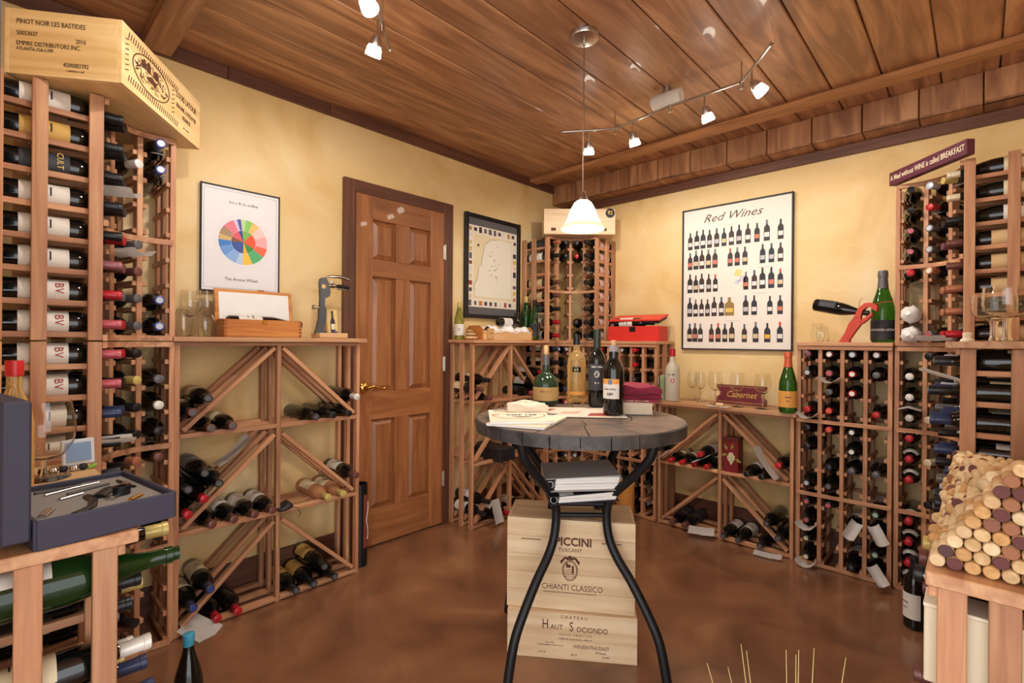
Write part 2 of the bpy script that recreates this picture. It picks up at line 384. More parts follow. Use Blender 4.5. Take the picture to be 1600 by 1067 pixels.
def lie(Tm, x, z, where, group, kind='bordeaux', out=.045, yaw=0, scale=1, **kw):
    # a bottle in a rack's local frame: neck towards -y, base inside
    L = LEN[kind]*scale
    kw.setdefault('lroll', random.uniform(-.6, .6)+R(90))
    d = Vector((math.sin(R(yaw)), -math.cos(R(yaw)), 0))
    tip = Vector((x, -out, z)); p = tip-d*L
    q = Matrix(((d.y, 0, d.x, p.x), (-d.x, 0, d.y, p.y), (0, 1, 0, p.z), (0, 0, 0, 1)))
    q = Matrix(((-d.y, 0, d.x, p.x), (d.x, 0, d.y, p.y), (0, 1, 0, p.z), (0, 0, 0, 1)))
    return bottle(Tm @ q, where, group, kind, scale=scale, **kw)

# ------------------------------------------------------------ racks
PW, PD = .019, .038
def post(t, x, y, z0, z1, name='post', wx=PW, wy=PD):
    # grain upright
    return bar(name, t, (x, y, z0), (x, y, z1), wx, wy, rackw, up=(0, 1, 0))
def ladder_rails(t, x, y0, y1, z, side):
    bar('rail', t, (x+side*(PW/2+.007), y0, z-.009), (x+side*(PW/2+.007), y1, z-.009), .014, .018)
PITCH = .099
def cell_rack(t, n, cw, tiers, z0=0, depth=.26, skip=(), end_posts=(.019, .135, .24)):
    ht = tiers*.396
    for i in range(n+1):
        x = i*cw
        ys = end_posts if i in (0, n) else (.019, depth-.02)
        for y in ys: post(t, x, y, z0+.003, z0+ht)
        for r in range(tiers*4):
            z = z0+.03+r*PITCH
            for s in (-1, 1):
                if (i == 0 and s < 0) or (i == n and s > 0): continue
                if ((i if s > 0 else i-1), r) in skip: continue
                ladder_rails(t, x, .005, depth-.005, z, s)
    for k in range(tiers+1):
        z = z0+k*.396
        bar('front_band', t, (-PW/2, -.006, z+(.012 if k == 0 else -.01)), (n*cw+PW/2, -.006, z+(.012 if k == 0 else -.01)), .012, .02)
        bar('rear_band', t, (-PW/2, depth, z+(.012 if k == 0 else -.01)), (n*cw+PW/2, depth, z+(.012 if k == 0 else -.01)), .012, .02)
def cell_z(row_from_top, tiers, z0=0): return z0+.03+(tiers*4-1-row_from_top)*PITCH+.026
def bin_rack(t, W, tiers, depth=.235):
    ht = tiers*.396; Y = (.016, .112, .21); hw = W/2
    for x in (PW/2, hw, W-PW/2):
        for y in Y: post(t, x, y, .0, ht, wy=.03)
    for k in range(tiers):
        z = k*.396+.014
        for y in Y:
            for a, b in ((PW, hw-PW/2), (hw+PW/2, W-PW)): bar('shelf_slat', t, (a, y, z), (b, y, z), .034, .018)
            zt = z+.375
            bar('diagonal_slat', t, (PW+.012, y, z+.022), (hw-PW/2-.008, y, zt-.018), .03, .018)
            bar('diagonal_slat', t, (hw+PW/2+.008, y, zt-.018), (W-PW-.012, y, z+.022), .03, .018)
    for y in (Y[0], Y[2]): bar('top_slat', t, (0, y, ht-.008), (W, y, ht-.008), .03, .016)
def corner_rack(name, label, M, tiers, z0):
    t = thing(name, label, 'wine rack', M @ T3(0, 0, z0))
    ht = tiers*.396
    F = [Vector(p) for p in ((.505, .265), (.40, .265), (.313, .315), (.263, .402), (.263, .507))]
    nr = [Vector((0, 1)), Vector((math.sin(R(12)), math.cos(R(12)))), Vector((.7071, .7071)), Vector((math.cos(R(12)), math.sin(R(12)))), Vector((1, 0))]
    for i, (f, n) in enumerate(zip(F, nr)):
        for dd in ((.019, .15, .245) if i in (0, 4) else (.019, .19)):
            p = f-n*dd; u = (n.x, n.y, 0)
            bar('post', t, (p.x, p.y, .003), (p.x, p.y, ht), PW, PD-.002, rackw, up=u)
        tang = Vector((-n.y, n.x))
        for r in range(tiers*4):
            z = .03+r*PITCH-.009
            for s in (-1, 1):
                if (i == 0 and s < 0) or (i == 4 and s > 0): continue
                a = f+tang*s*(PW/2+.007)-n*.004; b = f+tang*s*(PW/2+.007)-n*.235 if i in (0, 4) else f+tang*s*(PW/2+.007)-n*.2
                bar('rail', t, (a.x, a.y, z), (b.x, b.y, z), .014, .018)
    # curved bands
    pts = []
    for i in range(25):
        u = i/24*4; k = min(int(u), 3); f = u-k
        p0 = F[max(k-1, 0)]; p1 = F[k]; p2 = F[k+1]; p3 = F[min(k+2, 4)]
        q = .5*((2*p1)+(p2-p0)*f+(2*p0-5*p1+4*p2-p3)*f*f+(3*p1-p0-3*p2+p3)*f**3); pts.append(q)
    for k in range(tiers+1):
        z = k*.396+(.012 if k == 0 else -.010)
        bm = bmesh.new(); rows = []
        for i, q in enumerate(pts):
            tg = pts[min(i+1, 24)]-pts[max(i-1, 0)]; tg.normalize(); n = Vector((tg.y, -tg.x))
            if n.dot(Vector((1, 1))) < 0: n = -n
            o, e = q+n*.013, q+n*.001
            rows.append([bm.verts.new((o.x, o.y, z-.01)), bm.verts.new((o.x, o.y, z+.01)), bm.verts.new((e.x, e.y, z+.01)), bm.verts.new((e.x, e.y, z-.01))])
        for A, B in zip(rows, rows[1:]):
            for j in range(4): bm.faces.new((A[j], A[(j+1) % 4], B[(j+1) % 4], B[j]))
        bm.faces.new(rows[0]); bm.faces.new(rows[-1][::-1]); bmesh.ops.recalc_face_normals(bm, faces=bm.faces)
        obj('curved_band', from_bm('band', bm), rackw, t)
    return t
CCEN = [((.4525, .265), (0, 1)), ((.3565, .290), (.5, .866)), ((.288, .3585), (.866, .5)), ((.263, .4545), (1, 0))]
def corner_bottle(M, col, row, tiers, z0, where, group, out=.055, kind='bordeaux', **kw):
    (cx, cy), (nx, ny) = CCEN[col]
    L = LEN[kind]; z = z0+.03+(tiers*4-1-row)*PITCH+.027
    n = Vector((nx, ny, 0)); p = Vector((cx, cy, z))+n*(out-L)
    # world-space direction so that a mirrored corner frame stays right-handed
    A = M @ p; dW = (M.to_3x3() @ n).normalized(); side = dW.cross(Vector((0, 0, 1)))
    q = Matrix(((side.x, 0, dW.x, A.x), (side.y, 0, dW.y, A.y), (side.z, 1, dW.z, A.z), (0, 0, 0, 1)))
    q = Matrix(((-side.x, 0, dW.x, A.x), (-side.y, 0, dW.y, A.y), (-side.z, 1, dW.z, A.z), (0, 0, 0, 1)))
    kw.setdefault('lroll', R(90)+random.uniform(-.6, .6))
    if not kw.get('label') and kw.get('cap'): kw['label'] = grid_label(kw['cap'], row, col, where)
    if kw.get('label') and not kw.get('cap'): kw['label'] = 'empty uncorked dark bottle, %s row of the %s' % (ORD[row], where)
    return bottle(q, where, group, kind, **kw)
def axes(o, a, b): return Matrix(((a[0], b[0], 0, o[0]), (a[1], b[1], 0, o[1]), (0, 0, 1, o[2]), (0, 0, 0, 1)))
# right-handed frames: swap the two wall axes where needed
ML = Matrix.Translation((-2.325, .499, 0)) @ rz(90)          # left bin: x -> +Y, y -> -X
MD = Matrix.Translation((-2.325, 2.09, 0)) @ rz(90)
MS = Matrix.Translation((-1.555, 3.065, 0))
MR = Matrix.Translation((-.722, 3.065, 0))
MN = Matrix.Translation((-2.042, 3.065, 0))
MW = Matrix.Translation((-.045, 2.80, 0)) @ rz(-90)         # right wall: x -> -Y, y -> +X
MNR = Matrix.Translation((-.050, 2.121, 0)) @ rz(-90)
MNL = Matrix.Translation((-1.237, .172, 0)) @ rz(180)        # near left: x -> -X
MCL = axes((AX+.004, -.02, 0), (1, 0), (0, 1))
MCF = axes((AX+.004, BY-.004, 0), (0, -1), (1, 0))
MCR = axes((CX-.004, BY-.004, 0), (-1, 0), (0, -1))

# --- left bin beside the door
t = thing('diamond_bin_rack', 'three-tier redwood rack with diagonal slats between the curved corner rack and the door', 'wine rack', ML)
bin_rack(t, .81, 3)
tb = obj('rack_top_board', box(.845, .275, .02, .002), boardw, None, ML @ T3(.412, .11, 1.199)); tag(tb, 'redwood top board carrying the lever corkscrew and open wooden bottle box', 'board')
WB = 'in the rack beside the door handle'; GB = 'bottles in the diagonal-slat rack left of the door'
for x, z, kw in [
 (.107, .956, dict(cap='black', end='grey', lab='tan')), (.054, .903, dict(cap='brown', end='grey', lab='tan')), (.119, .833, dict(cap='brown', end='grey', lab='tan')), (.200, .833, dict(cap='brown', end='grey', lab='cream')),
 (.560, .833, dict(cap='black', end='grey', lab=None)), (.646, .833, dict(cap='black', lab=None)), (.727, .833, dict(cap='black', lab=None)), (.770, .912, dict(cap='white', lab=None)),
 (.098, .652, dict(cap='black', end='grey', lab='grey')), (.150, .600, dict(cap='black', end='grey', lab='dark')), (.040, .597, dict(cap='black', end='grey', lab='dark')), (.096, .548, dict(cap='red', lab='dark')), (.040, .497, dict(cap='red', lab='dark')),
 (.126, .436, dict(cap='brown', lab='white')), (.208, .436, dict(cap='brown', lab='white')), (.290, .436, dict(cap='brown', lab='white')), (.366, .436, dict(cap='brown', lab='white')),
 (.624, .436, dict(cap='gold', lab='cream', glass=roseg, gname='pale rosé')), (.702, .436, dict(cap='gold', lab='cream', glass=roseg, gname='pale rosé')), (.770, .516, dict(cap='brown', lab='white')),
 (.121, .172, dict(cap='navy', end='blue', lab='cream')), (.060, .118, dict(cap='navy', end='blue', lab='cream')), (.148, .040, dict(cap='red', lab=None)), (.226, .040, dict(cap='red', lab=None)),
 (.472, .040, dict(cap='black', end='grey', lab='gold')), (.556, .040, dict(cap='black', end='grey', lab='gold')), (.607, .106, dict(cap='black', end='grey', lab='gold')), (.660, .040, dict(cap='black', end='grey', lab=None))]:
    kw['lroll'] = R(90)+random.uniform(-.3, .3)
    lie(ML, x, z+.002, bin_where(z, WB), GB, out=.045, **kw)
def note(M, w, h, bend, label, grp=None, seed=0, mat=None):
    return tag(obj('paper_note', sheet(w, h, bend, seed=seed), mat or paper, None, M), label, 'paper', grp)
note(ML @ T3(.085, -.035, .02) @ rx(25) @ rz(35), .10, .13, .006, 'white paper slip leaning against the bottles at the foot of the left rack', seed=1)
note(ML @ T3(.245, .08, .70) @ ry(-43) , .17, .10, .012, 'folded striped paper lying along a diagonal slat', seed=2)
# drawstring pouch
p = thing('drawstring_pouch', 'small black velvet drawstring pouch on the shelf below the rosé bottles', 'pouch', ML @ T3(.435, .02, .4055))
bm = bmesh.new(); bmesh.ops.create_uvsphere(bm, u_segments=14, v_segments=8, radius=1)
for v in bm.verts: v.co = Vector((v.co.x*.045, v.co.y*.04, (v.co.z+1)*.018*(1+.3*math.sin(v.co.x*4))))
obj('bag', smooth(from_bm('bag', bm)), dark, p); obj('cord', tube([(.03, -.03, .02), (.05, -.045, .01), (.06, -.05, -.02), (.045, -.05, -.03)], .0015, 6), black, p)
# umbrella-stand style bin by the door
p = thing('tall_bin', 'narrow black cylindrical bin with red painted front standing by the door', 'bin', T3(-2.40, 1.355, 0))
obj('body', lathe([(0, .003), (.036, .003), (.036, .0), (.041, 0), (.041, .435), (.036, .435), (.036, .01), (0, .01)], 20), black, p)
obj('painted_band', lathe([(.0412, .1), (.042, .1), (.042, .38), (.0412, .38)], 12, a0=0, a1=80), paint((120, 58, 40)), p)
obj('scroll', tube([(.043*math.cos(R(40+14*math.sin(k*.9))), .043*math.sin(R(40+14*math.sin(k*.9))), .14+k*.02) for k in range(11)], .002, 6), whitep, p)

# --- rack right of the door
t = thing('diamond_bin_rack', 'three-tier redwood rack with diagonal slats below the framed map', 'wine rack', MD)
bin_rack(t, .72, 3)
tb = obj('rack_top_board', box(.745, .27, .02, .002), boardw, None, MD @ T3(.36, .11, 1.199)); tag(tb, 'redwood top board below the framed map with tray and bottles', 'board')
WD = 'in the rack below the framed map'; GD = 'bottles in the rack below the framed map'
for x, z, kw in [(.100, .948, dict(cap='black', lab='cream')), (.045, .893, dict(cap='brown', lab='cream')), (.118, .833, dict(cap='brown', lab='tan')), (.655, .975, dict(cap='red', lab='white')), (.638, .900, dict(cap='black', lab='white')), (.56, .833, dict(cap='pink', lab='dark')),
  (.60, .833-.0, dict(cap='black', lab=None)) if False else (.645, .833, dict(cap='black', lab=None)), (.642, .437, dict(cap='black', lab=None)), (.56, .437, dict(cap='black', lab=None)),
  (.110, .165, dict(cap='black', lab='white')), (.07, .098, dict(cap='black', lab='white')), (.2, .040, dict(cap='black', lab='white')), (.306, .040, dict(cap='red', lab='white')), (.66, .040, dict(cap='black', lab='white')), (.582, .040, dict(cap='black', lab='white')), (.5, .040, dict(cap='black', lab='cream'))]:
    lie(MD, x, z+.002, bin_where(z, WD), GD, out=.045, **kw)
note(MD @ T3(.17, -.045, .09) @ rx(70) @ ry(20), .12, .15, .012, 'white folded sheet among the bottles at the foot of the rack below the map', seed=3)
tag(obj('gift_box', box(.15, .30, .085, .003), dark, None, MD @ T3(.30, .05, .530) @ rz(-4) @ ry(0)), 'long dark stained box lying in the rack below the framed map', 'box')
bpy.data.objects['gift_box'].matrix_basis = MD @ T3(.25, -.015, .4055+.0445) @ rz(90)
bpy.data.objects['gift_box'].matrix_basis = MD @ T3(.262, .09, .4055+.0445)

# --- short bin on the back wall
t = thing('diamond_bin_rack', 'two-tier low redwood rack with diagonal slats below the bottle poster', 'wine rack', MS)
bin_rack(t, .81, 2)
tb = obj('rack_top_board', box(.845, .285, .022, .002), boardw, None, MS @ T3(.405, .115, .804)); tag(tb, 'wooden top board holding stemware and the burgundy sign', 'board')
WS = 'in the low rack below the poster'; GS = 'bottles in the low rack below the bottle poster'
for x, z, kw in [(.026, .500, dict(cap='black', lab='white')), (.105, .436, dict(cap='red', lab='cream')), (.182, .436, dict(cap='red', lab='cream')), (.299, .505, dict(cap='red', lab='white')), (.262, .436, dict(cap='red', lab=None)), (.340, .436, dict(cap='red', lab='white')),
  (.575, .436, dict(cap='black', lab='white')), (.655, .436, dict(cap='black', lab=None)), (.742, .515, dict(cap='red', lab=None)),
  (.117, .040, dict(cap='brown', lab='dark')), (.200, .040, dict(cap='brown', lab='dark')), (.445, .040, dict(cap='black', end='grey', lab='white')), (.530, .040, dict(cap='black', end='grey', lab='white')), (.684, .175, dict(cap='black', end='grey', lab=None)), (.650, .040, dict(cap='black', end='grey', lab=None)), (.745, .110, dict(cap='black', end='grey', lab=None))]:
    lie(MS, x, z+.002, WS.replace('in the low', ('upper' if z > .395 else 'bottom')+' tier of the low'), GS, out=.045, **kw)
note(MS @ T3(.31, -.035, .033) @ rz(20), .15, .14, .003, 'white folded sheet on the base slats below the bottle poster', seed=4)
note(MS @ T3(.70, -.07, .012) @ rz(10), .14, .08, .003, 'white folded sheet on the floor before the low rack', seed=5)
note(MS @ T3(.675, -.04, .52) @ ry(55) @ rx(0), .20, .12, .008, 'white paper hanging over a diagonal slat beside the red-capped bottle', seed=6)
note(MS @ T3(.305, -.03, .476) @ ry(-28), .11, .10, .006, 'white paper slip between red-capped bottles in the low rack', seed=7)
note(MS @ T3(.055, -.03, .462) @ ry(-40), .10, .10, .006, 'white paper slip under the bottle at the end of the low rack', seed=8)
p = thing('grape_tin', 'square red tin with relief white grapes and leaves standing in the low rack', 'tin', MS @ T3(.466, .055, .4055))
obj('body', box(.088, .088, .205, .004), paint((120, 34, 36), .4), p, T3(0, 0, .1025)); obj('lid', box(.092, .092, .022, .004), paint((92, 40, 38), .4), p, T3(0, 0, .211))
gr = []
for r_, n in enumerate((2, 3, 4, 4, 3, 2, 1)):
    for k in range(n): gr.append(((k-(n-1)/2)*.0115+.004, .128-r_*.0105))
for gx, gz in gr: obj('grape', lathe([(0, -.0065), (.0045, -.0045), (.0065, 0), (.0045, .0045), (0, .0065)], 8, 'grape'), paint((214, 206, 170), .4), p, T3(gx, -.046, gz))
for gx, gz, a in ((-.018, .145, 120), (.006, .152, 80), (-.02, .118, 190), (.03, .10, -30)):
    obj('leaf', prism([(0, 0), (.012, .008), (.03, .004), (.038, 0), (.03, -.006), (.014, -.009)], .003), paint((136, 128, 62)), p, T3(gx, -.044, gz) @ rx(90) @ rz(a))

# --- four-column rack
t = thing('bottle_rack', 'redwood four-column bottle rack between the low rack and the right corner rack', 'wine rack', MR)
cell_rack(t, 4, .1005, 3)
tb = obj('rack_top_board', box(.425, .275, .02, .002), boardw, None, MR @ T3(.201, .12, 1.199)); tag(tb, 'wooden top board under the green magnum and red lobster holder', 'board')
WR = 'in the four-column rack'; GR = 'bottles in the four-column rack'
g = {0: {0: ('purple', None), 1: ('black', 'silver'), 3: ('red', None), 4: ('black', None), 5: ('black', None), 7: ('black', 'silver'), 8: ('black', 'pink'), 9: ('black', 'pink'), 10: ('black', 'cream'), 11: ('black', 'cream')},
     1: {0: ('purple', 'white'), 1: ('purple', 'pink'), 2: ('grey', None), 3: ('red', 'orange'), 4: ('red', 'orange'), 6: ('black', None), 7: ('black', 'grey'), 8: ('black', 'pink')},
     2: {0: ('grey', 'silver'), 1: ('red', 'white'), 2: ('red', 'white'), 4: ('black', 'white'), 5: ('black', 'white'), 6: ('grey', None), 9: ('black', None), 11: ('black', None)},
     3: {0: ('brown', 'silver'), 1: ('grey', None), 3: ('red', None), 6: ('grey', None), 8: ('black', 'green'), 9: ('black', 'green'), 10: ('black', 'green'), 11: ('black', 'green')}}
for c, rows in g.items():
    for r_, (cp, en) in rows.items():
        lb = grid_label(cp, r_, c, 'four-column rack')
        lie(MR, (c+.5)*.1005, cell_z(r_, 3), WR, GR, kind='burgundy' if (c, r_) in ((3, 3), (3, 6), (2, 11)) else 'bordeaux', cap=cp, end=en, lab=random.choice(['white', 'cream', None]), capl='short' if cp == 'white' else 'mid', label=lb, out=.05)
for i, (c, r_) in enumerate(((0, 3), (1, 1), (0, 9), (0, 11))):
    note(MR @ T3((c+.5)*.1005, -.04, cell_z(r_, 3)-.050) , .095, .09, .030, 'white paper curled under a bottle neck in the four-column rack', 'curled papers in the four-column rack', 10+i)
for i, (c, r_, a) in enumerate(((2, 9, -70), (3, 9, -60), (3, 11, -55))):
    note(MR @ T3((c+.5)*.1005+.012, -.085, cell_z(r_, 3)+.005) @ rz(15) @ rx(-a*.7) @ rz((-28, 18, 24)[i]), .055, .105, .022, 'white sheet hanging over necks in the lower four-column rack', 'sheets hanging in the four-column rack', 20+i)

# --- narrow rack below the red box
t = thing('bottle_rack', 'redwood bottle rack below the red gift box', 'wine rack', MN)
cell_rack(t, 5, .0925, 3)
tb = obj('rack_top_board', box(.485, .275, .02, .002), boardw, None, MN @ T3(.232, .12, 1.199)); tag(tb, 'wooden top board under the red gift box', 'board')
WN = 'in the rack below the red gift box'; GN = 'bottles in the rack below the red gift box'
rs = random.Random(11)
for c in range(5):
    for r_ in range(12):
        if rs.random() < .62:
            lie(MN, (c+.5)*.0925, cell_z(r_, 3), WN, GN, cap=(cq := rs.choice(['black']*5+['grey', 'navy', 'red'])), label=grid_label(cq, r_, c, 'rack below the red box'), scale=.93, lab=rs.choice(['white', 'cream', None]), out=.04, tagp=(c, r_) in ((1, 0),), lroll=R(90)+rs.uniform(-1, 1), end=rs.choice([None, None, 'grey', 'silver']))

# --- right wall rack, glasses on top
t = thing('bottle_rack', 'redwood bottle rack on the right wall below the footed goblets', 'wine rack', MW)
cell_rack(t, 6, .108, 3)
tb = obj('rack_top_board', box(.70, .30, .022, .002), boardw, None, MW @ T3(.335, .115, 1.200)); tag(tb, 'wooden shelf board under the footed goblets', 'board')
WW = 'in the right wall rack below the footed goblets'; GW = 'bottles in the right wall rack'
rs = random.Random(5)
caps6 = ['black', 'black', 'navy', 'navy', 'grey', 'black', 'red', 'grey', 'black', 'grey', 'brown', 'black']
for c in range(6):
    for r_ in range(12):
        if c == 5 or rs.random() < .55:
            cp = caps6[r_] if c == 5 else rs.choice(['black', 'grey', 'cream', 'navy', 'red', 'black', 'silver'])
            lie(MW, (c+.5)*.108, cell_z(r_, 3), WW, GW, cap=cp, label=grid_label(cp, r_, 5-c, 'rack below the goblets'), lab=['cream', 'white', 'dark', 'cream', 'white'][(r_*3+c) % 5], out=.055+rs.uniform(0, .03), capl='long', end=rs.choice([None, 'silver', 'gold']), kind='burgundy' if r_ % 5 == 0 and c == 5 else 'bordeaux', lroll=R(90)+rs.uniform(-.2, 1.2))
note(MW @ T3(.60, -.05, cell_z(1, 3)+.045) @ rx(-20), .10, .12, .01, 'white slip lying over the necks below the goblet shelf', seed=31)

# --- near right low rack with corks
t = thing('bottle_rack', 'low redwood bottle rack under the heap of corks', 'wine rack', MNR)
cell_rack(t, 10, .101, 2, skip={(9, 6), (9, 7)}, end_posts=(.019, .082, .145, .24))
tb = obj('rack_top_board', box(1.045, .27, .024, .002), boardw, None, MNR @ T3(.5075, .12, .805)); tag(tb, 'wooden top board carrying the heap of corks', 'board')
WQ = 'in the low rack under the corks'; GQ = 'bottles in the low rack under the corks'
rs = random.Random(9)
capn = ['black', 'black', 'brown', 'black', 'brown', 'black', 'black', 'black']
for c in range(10):
    for r_ in range(8):
        if c == 9 and r_ in (0, 1): continue
        if c >= 8 or rs.random() < .4:
            lie(MNR, (c+.5)*.101, cell_z(r_, 2), WQ, GQ, cap=(cq := capn[r_] if c >= 8 else rs.choice(['black', 'brown', 'grey', 'gold'])), label=grid_label(cq, r_, 9-c, 'rack under the corks'), lab=rs.choice(['white', 'cream', 'dark']), out=.04, lroll=R(90))
p = thing('wooden_wine_box', 'cream wooden wine box pushed into the low rack under the corks', 'box', MNR @ T3(10*.101-.0505, .122, .03+5*PITCH+.089))
obj('body', box(.075, .28, .13, .002), palew if False else paint((222, 208, 178)), p, T3(0, 0, .065)); obj('lid', box(.077, .282, .006, .001), paint((232, 220, 194)), p, T3(0, 0, .133))
note(MNR @ T3(9.2*.101, .004, .766) @ rx(35) @ ry(25), .035, .045, .01, 'white slip on top of the bottles under the cork board', seed=33)

# --- near left low rack
t = thing('bottle_rack', 'low redwood bottle rack holding a green jeroboam under the corkscrew set', 'wine rack', MNL)
cell_rack(t, 7, .109, 2, skip={(0, 6), (0, 7)}, end_posts=(.019, .126, .24))
tb = obj('rack_top_board', box(.80, .30, .024, .002), boardw, None, MNL @ T3(.383, .118, .805)); tag(tb, 'wooden top board under the corkscrew set and large wine glass', 'board')
WP = 'in the low rack under the corkscrew set'; GP = 'bottles in the low rack under the corkscrew set'
rs = random.Random(3)
capl_ = [('gold', 'white'), None, ('white', 'cream'), ('navy', 'white'), ('gold', 'white'), ('black', 'white'), ('silver', 'white'), ('gold', 'cream')]
for c in range(7):
    for r_ in range(8):
        if r_ == 1 and c == 0: continue
        if r_ == 0 and c == 0: continue
        if c == 0 or rs.random() < .5:
            cp, lb = (capl_[r_] or ('black', 'white')) if c < 2 else (rs.choice(['black', 'gold', 'white', 'grey']), 'white')
            lie(MNL, (c+.5)*.109, cell_z(r_, 2), WP, GP, cap=cp, label=grid_label(cp, r_, c, 'rack under the corkscrew set'), lab=lb, out=.06+(.04 if cp == 'gold' else 0)+rs.uniform(0, .02), capl='long', lroll=R(90), kind='slim' if cp == 'gold' else 'bordeaux')
lie(MNL, .0545, .725, WP, GP, kind='champagne', cap=None, lab='white', glass=dgglass, gname='large green', out=.115, scale=1.04, label='large green glass jeroboam bottle lying in the low rack under the corkscrew set', lroll=R(60))

# --- corner racks
corner_rack('curved_corner_rack', 'lower curved redwood corner rack beside the left diagonal-slat rack', MCL, 3, 0)
corner_rack('curved_corner_rack', 'upper curved redwood corner rack below the engraved pine crate', MCL, 2, 1.19)
corner_rack('curved_corner_rack', 'lower curved redwood corner rack behind the round table', MCF, 3, 0)
corner_rack('curved_corner_rack', 'upper curved redwood corner rack below the crate with a round black sticker', MCF, 2, 1.19)
corner_rack('curved_corner_rack', 'lower curved redwood corner rack beside the four-column rack', MCR, 3, 0)
corner_rack('curved_corner_rack', 'upper curved redwood corner rack below the burgundy sign board', MCR, 2, 1.19)
UL = ('corner rack below the engraved crate', 'bottles in the left upper corner rack'); LL = ('lower rack beneath the engraved crate', 'bottles in the left lower corner rack')
BV = ('BV', .03, paint((150, 40, 50)))
c0 = [('black', 'white', None), ('black', 'gold', None), ('black', 'dark', ('CULT', .022, goldp)), ('black', 'white', None), ('black', 'white', None), ('mauve', 'white', None), ('red', 'white', BV), ('pink', 'white', BV)]
for r_, (cp, lb, tx) in enumerate(c0): corner_bottle(MCL, 0, r_, 2, 1.19, *UL, cap=cp, lab=lb, capl='long', text_lab=tx, lroll=R(166), labz=(.05, .165))
for c, rows in {1: {0: 'black', 1: 'black', 2: 'black', 3: 'black', 4: 'red', 5: 'brown', 6: 'grey', 7: 'red'}, 2: {1: 'white', 4: 'grey', 5: 'brown', 6: 'grey', 7: 'grey'}, 3: {0: 'blue', 1: 'blue', 6: 'blue', 7: 'blue'}}.items():
    for r_, cp in rows.items(): corner_bottle(MCL, c, r_, 2, 1.19, *UL, cap=cp, lab=random.choice(['white', 'cream', None]), end='silver' if cp == 'blue' else None, capl='mid', tagp=(c, r_) == (3, 0))
for r_, (cp, lb, tx) in enumerate([('pink', 'white', BV), ('pink', 'white', BV), ('navy', 'white', None), ('black', 'white', None), ('black', 'white', None), ('grey', 'cream', None), ('black', None, None), ('black', 'white', None), ('black', None, None), ('grey', 'cream', None), ('black', None, None), ('black', None, None)]):
    corner_bottle(MCL, 0, r_, 3, 0, *LL, cap=cp, lab=lb, capl='long', text_lab=tx, lroll=R(166), labz=(.05, .165))
for c, rows in {1: {0: 'red', 1: 'black', 2: 'navy', 3: 'black', 4: 'black', 6: 'grey', 8: 'black', 9: 'gold'}, 2: {0: 'black', 1: 'gold', 2: 'black', 3: 'black', 4: 'copper', 6: 'black', 8: 'black', 10: 'black'}, 3: {1: 'grey', 2: 'white', 3: 'black', 4: 'brown', 6: 'black', 7: 'black'}}.items():
    for r_, cp in rows.items(): corner_bottle(MCL, c, r_, 3, 0, *LL, cap=cp, lab=random.choice(['white', 'cream', None]), kind='burgundy' if (c, r_) in ((3, 1), (3, 2), (2, 4)) else 'bordeaux', capl='short' if cp == 'white' else 'mid')
for i, (c, r_) in enumerate(((1, 2), (2, 4))):
    (cx, cy), (nx, ny) = CCEN[c]
    note(MCL @ T3(cx+nx*.03, cy+ny*.03, 1.19+.03+(7-r_)*PITCH-.018) @ rz(math.degrees(math.atan2(ny, nx))-90), .085, .12, .025, 'white paper curled under a neck in the upper corner rack below the engraved crate', 'curled papers in the left corner rack', 40+i)
note(MCL @ T3(.445, .30, .03+8*PITCH+.02), .085, .12, .022, 'white lined paper under a neck in the lower left corner rack', seed=45)
UF = ('corner rack below the stickered crate', 'bottles in the far upper corner rack'); LF = ('corner rack behind the table', 'bottles in the far lower corner rack')
for c, rows in {0: {0: ('copper', 'dark'), 1: ('black', 'white'), 3: ('brown', 'tan'), 4: ('brown', 'tan'), 5: ('black', 'dark'), 6: ('red', 'white'), 7: ('red', 'white')}, 1: {0: ('black', None), 1: ('black', None)}, 2: {0: ('black', None), 1: ('red', None), 6: ('black', None), 7: ('black', None)}, 3: {k: ('black', 'pink') for k in range(8)}}.items():
    for r_, (cp, lb) in rows.items(): corner_bottle(MCF, c, r_, 2, 1.19, *UF, cap=cp, lab=lb, tagp=(c, r_) in ((3, 2), (3, 7)), lroll=R(90)+(R(50) if c == 0 else -R(50)), labz=(.03, .16))
rs = random.Random(21)
for c in range(4):
    for r_ in range(12):
        if rs.random() < .6: corner_bottle(MCF, c, r_, 3, 0, *LF, cap=rs.choice(['black', 'black', 'black', 'red', 'grey', 'navy']), lab=rs.choice(['white', 'cream', None]), end=rs.choice([None, 'silver']))
UR = ('corner rack below the sign board', 'bottles in the right upper corner rack'); LR = ('lower rack beneath the sign board', 'bottles in the right lower corner rack')
for c, rows in {0: {0: (None, 'tan', None), 1: (None, None, None), 2: ('black', None, 'pink'), 3: ('black', None, 'pink'), 4: ('red', 'tan', None)},
                1: {0: ('silver', None, None), 1: ('red', None, None), 2: ('grey', None, 'silver'), 3: ('grey', None, 'silver'), 4: ('copper', None, 'white'), 7: ('grey', 'white', 'pink')},
                2: {0: ('gold', 'cream', None), 2: ('black', None, None), 3: ('purple', None, None), 5: ('copper', None, None), 6: ('copper', None, None), 7: ('red', None, None)},
                3: {0: ('cream', 'cream', None), 1: ('cream', 'cream', None), 2: ('black', 'white', None), 3: ('brown', 'tan', None), 4: ('brown', 'tan', None), 5: ('copper', 'tan', None), 6: ('copper', None, None), 7: ('red', 'cream', None)}}.items():
    for r_, (cp, lb, en) in rows.items():
        corner_bottle(MCR, c, r_, 2, 1.19, *UR, kind='burgundy' if c == 3 and r_ < 3 else 'bordeaux', cap=cp, lab=lb, end=en, capl='long' if c == 3 else 'mid', tagp=(c, r_) in ((1, 1), (2, 0)), lroll=R(90)-(R(50) if c == 3 else 0), labz=(.03, .16) if c == 3 and r_ > 2 else None,
            label=None if cp else 'empty uncorked dark bottle %s' % UR[0])
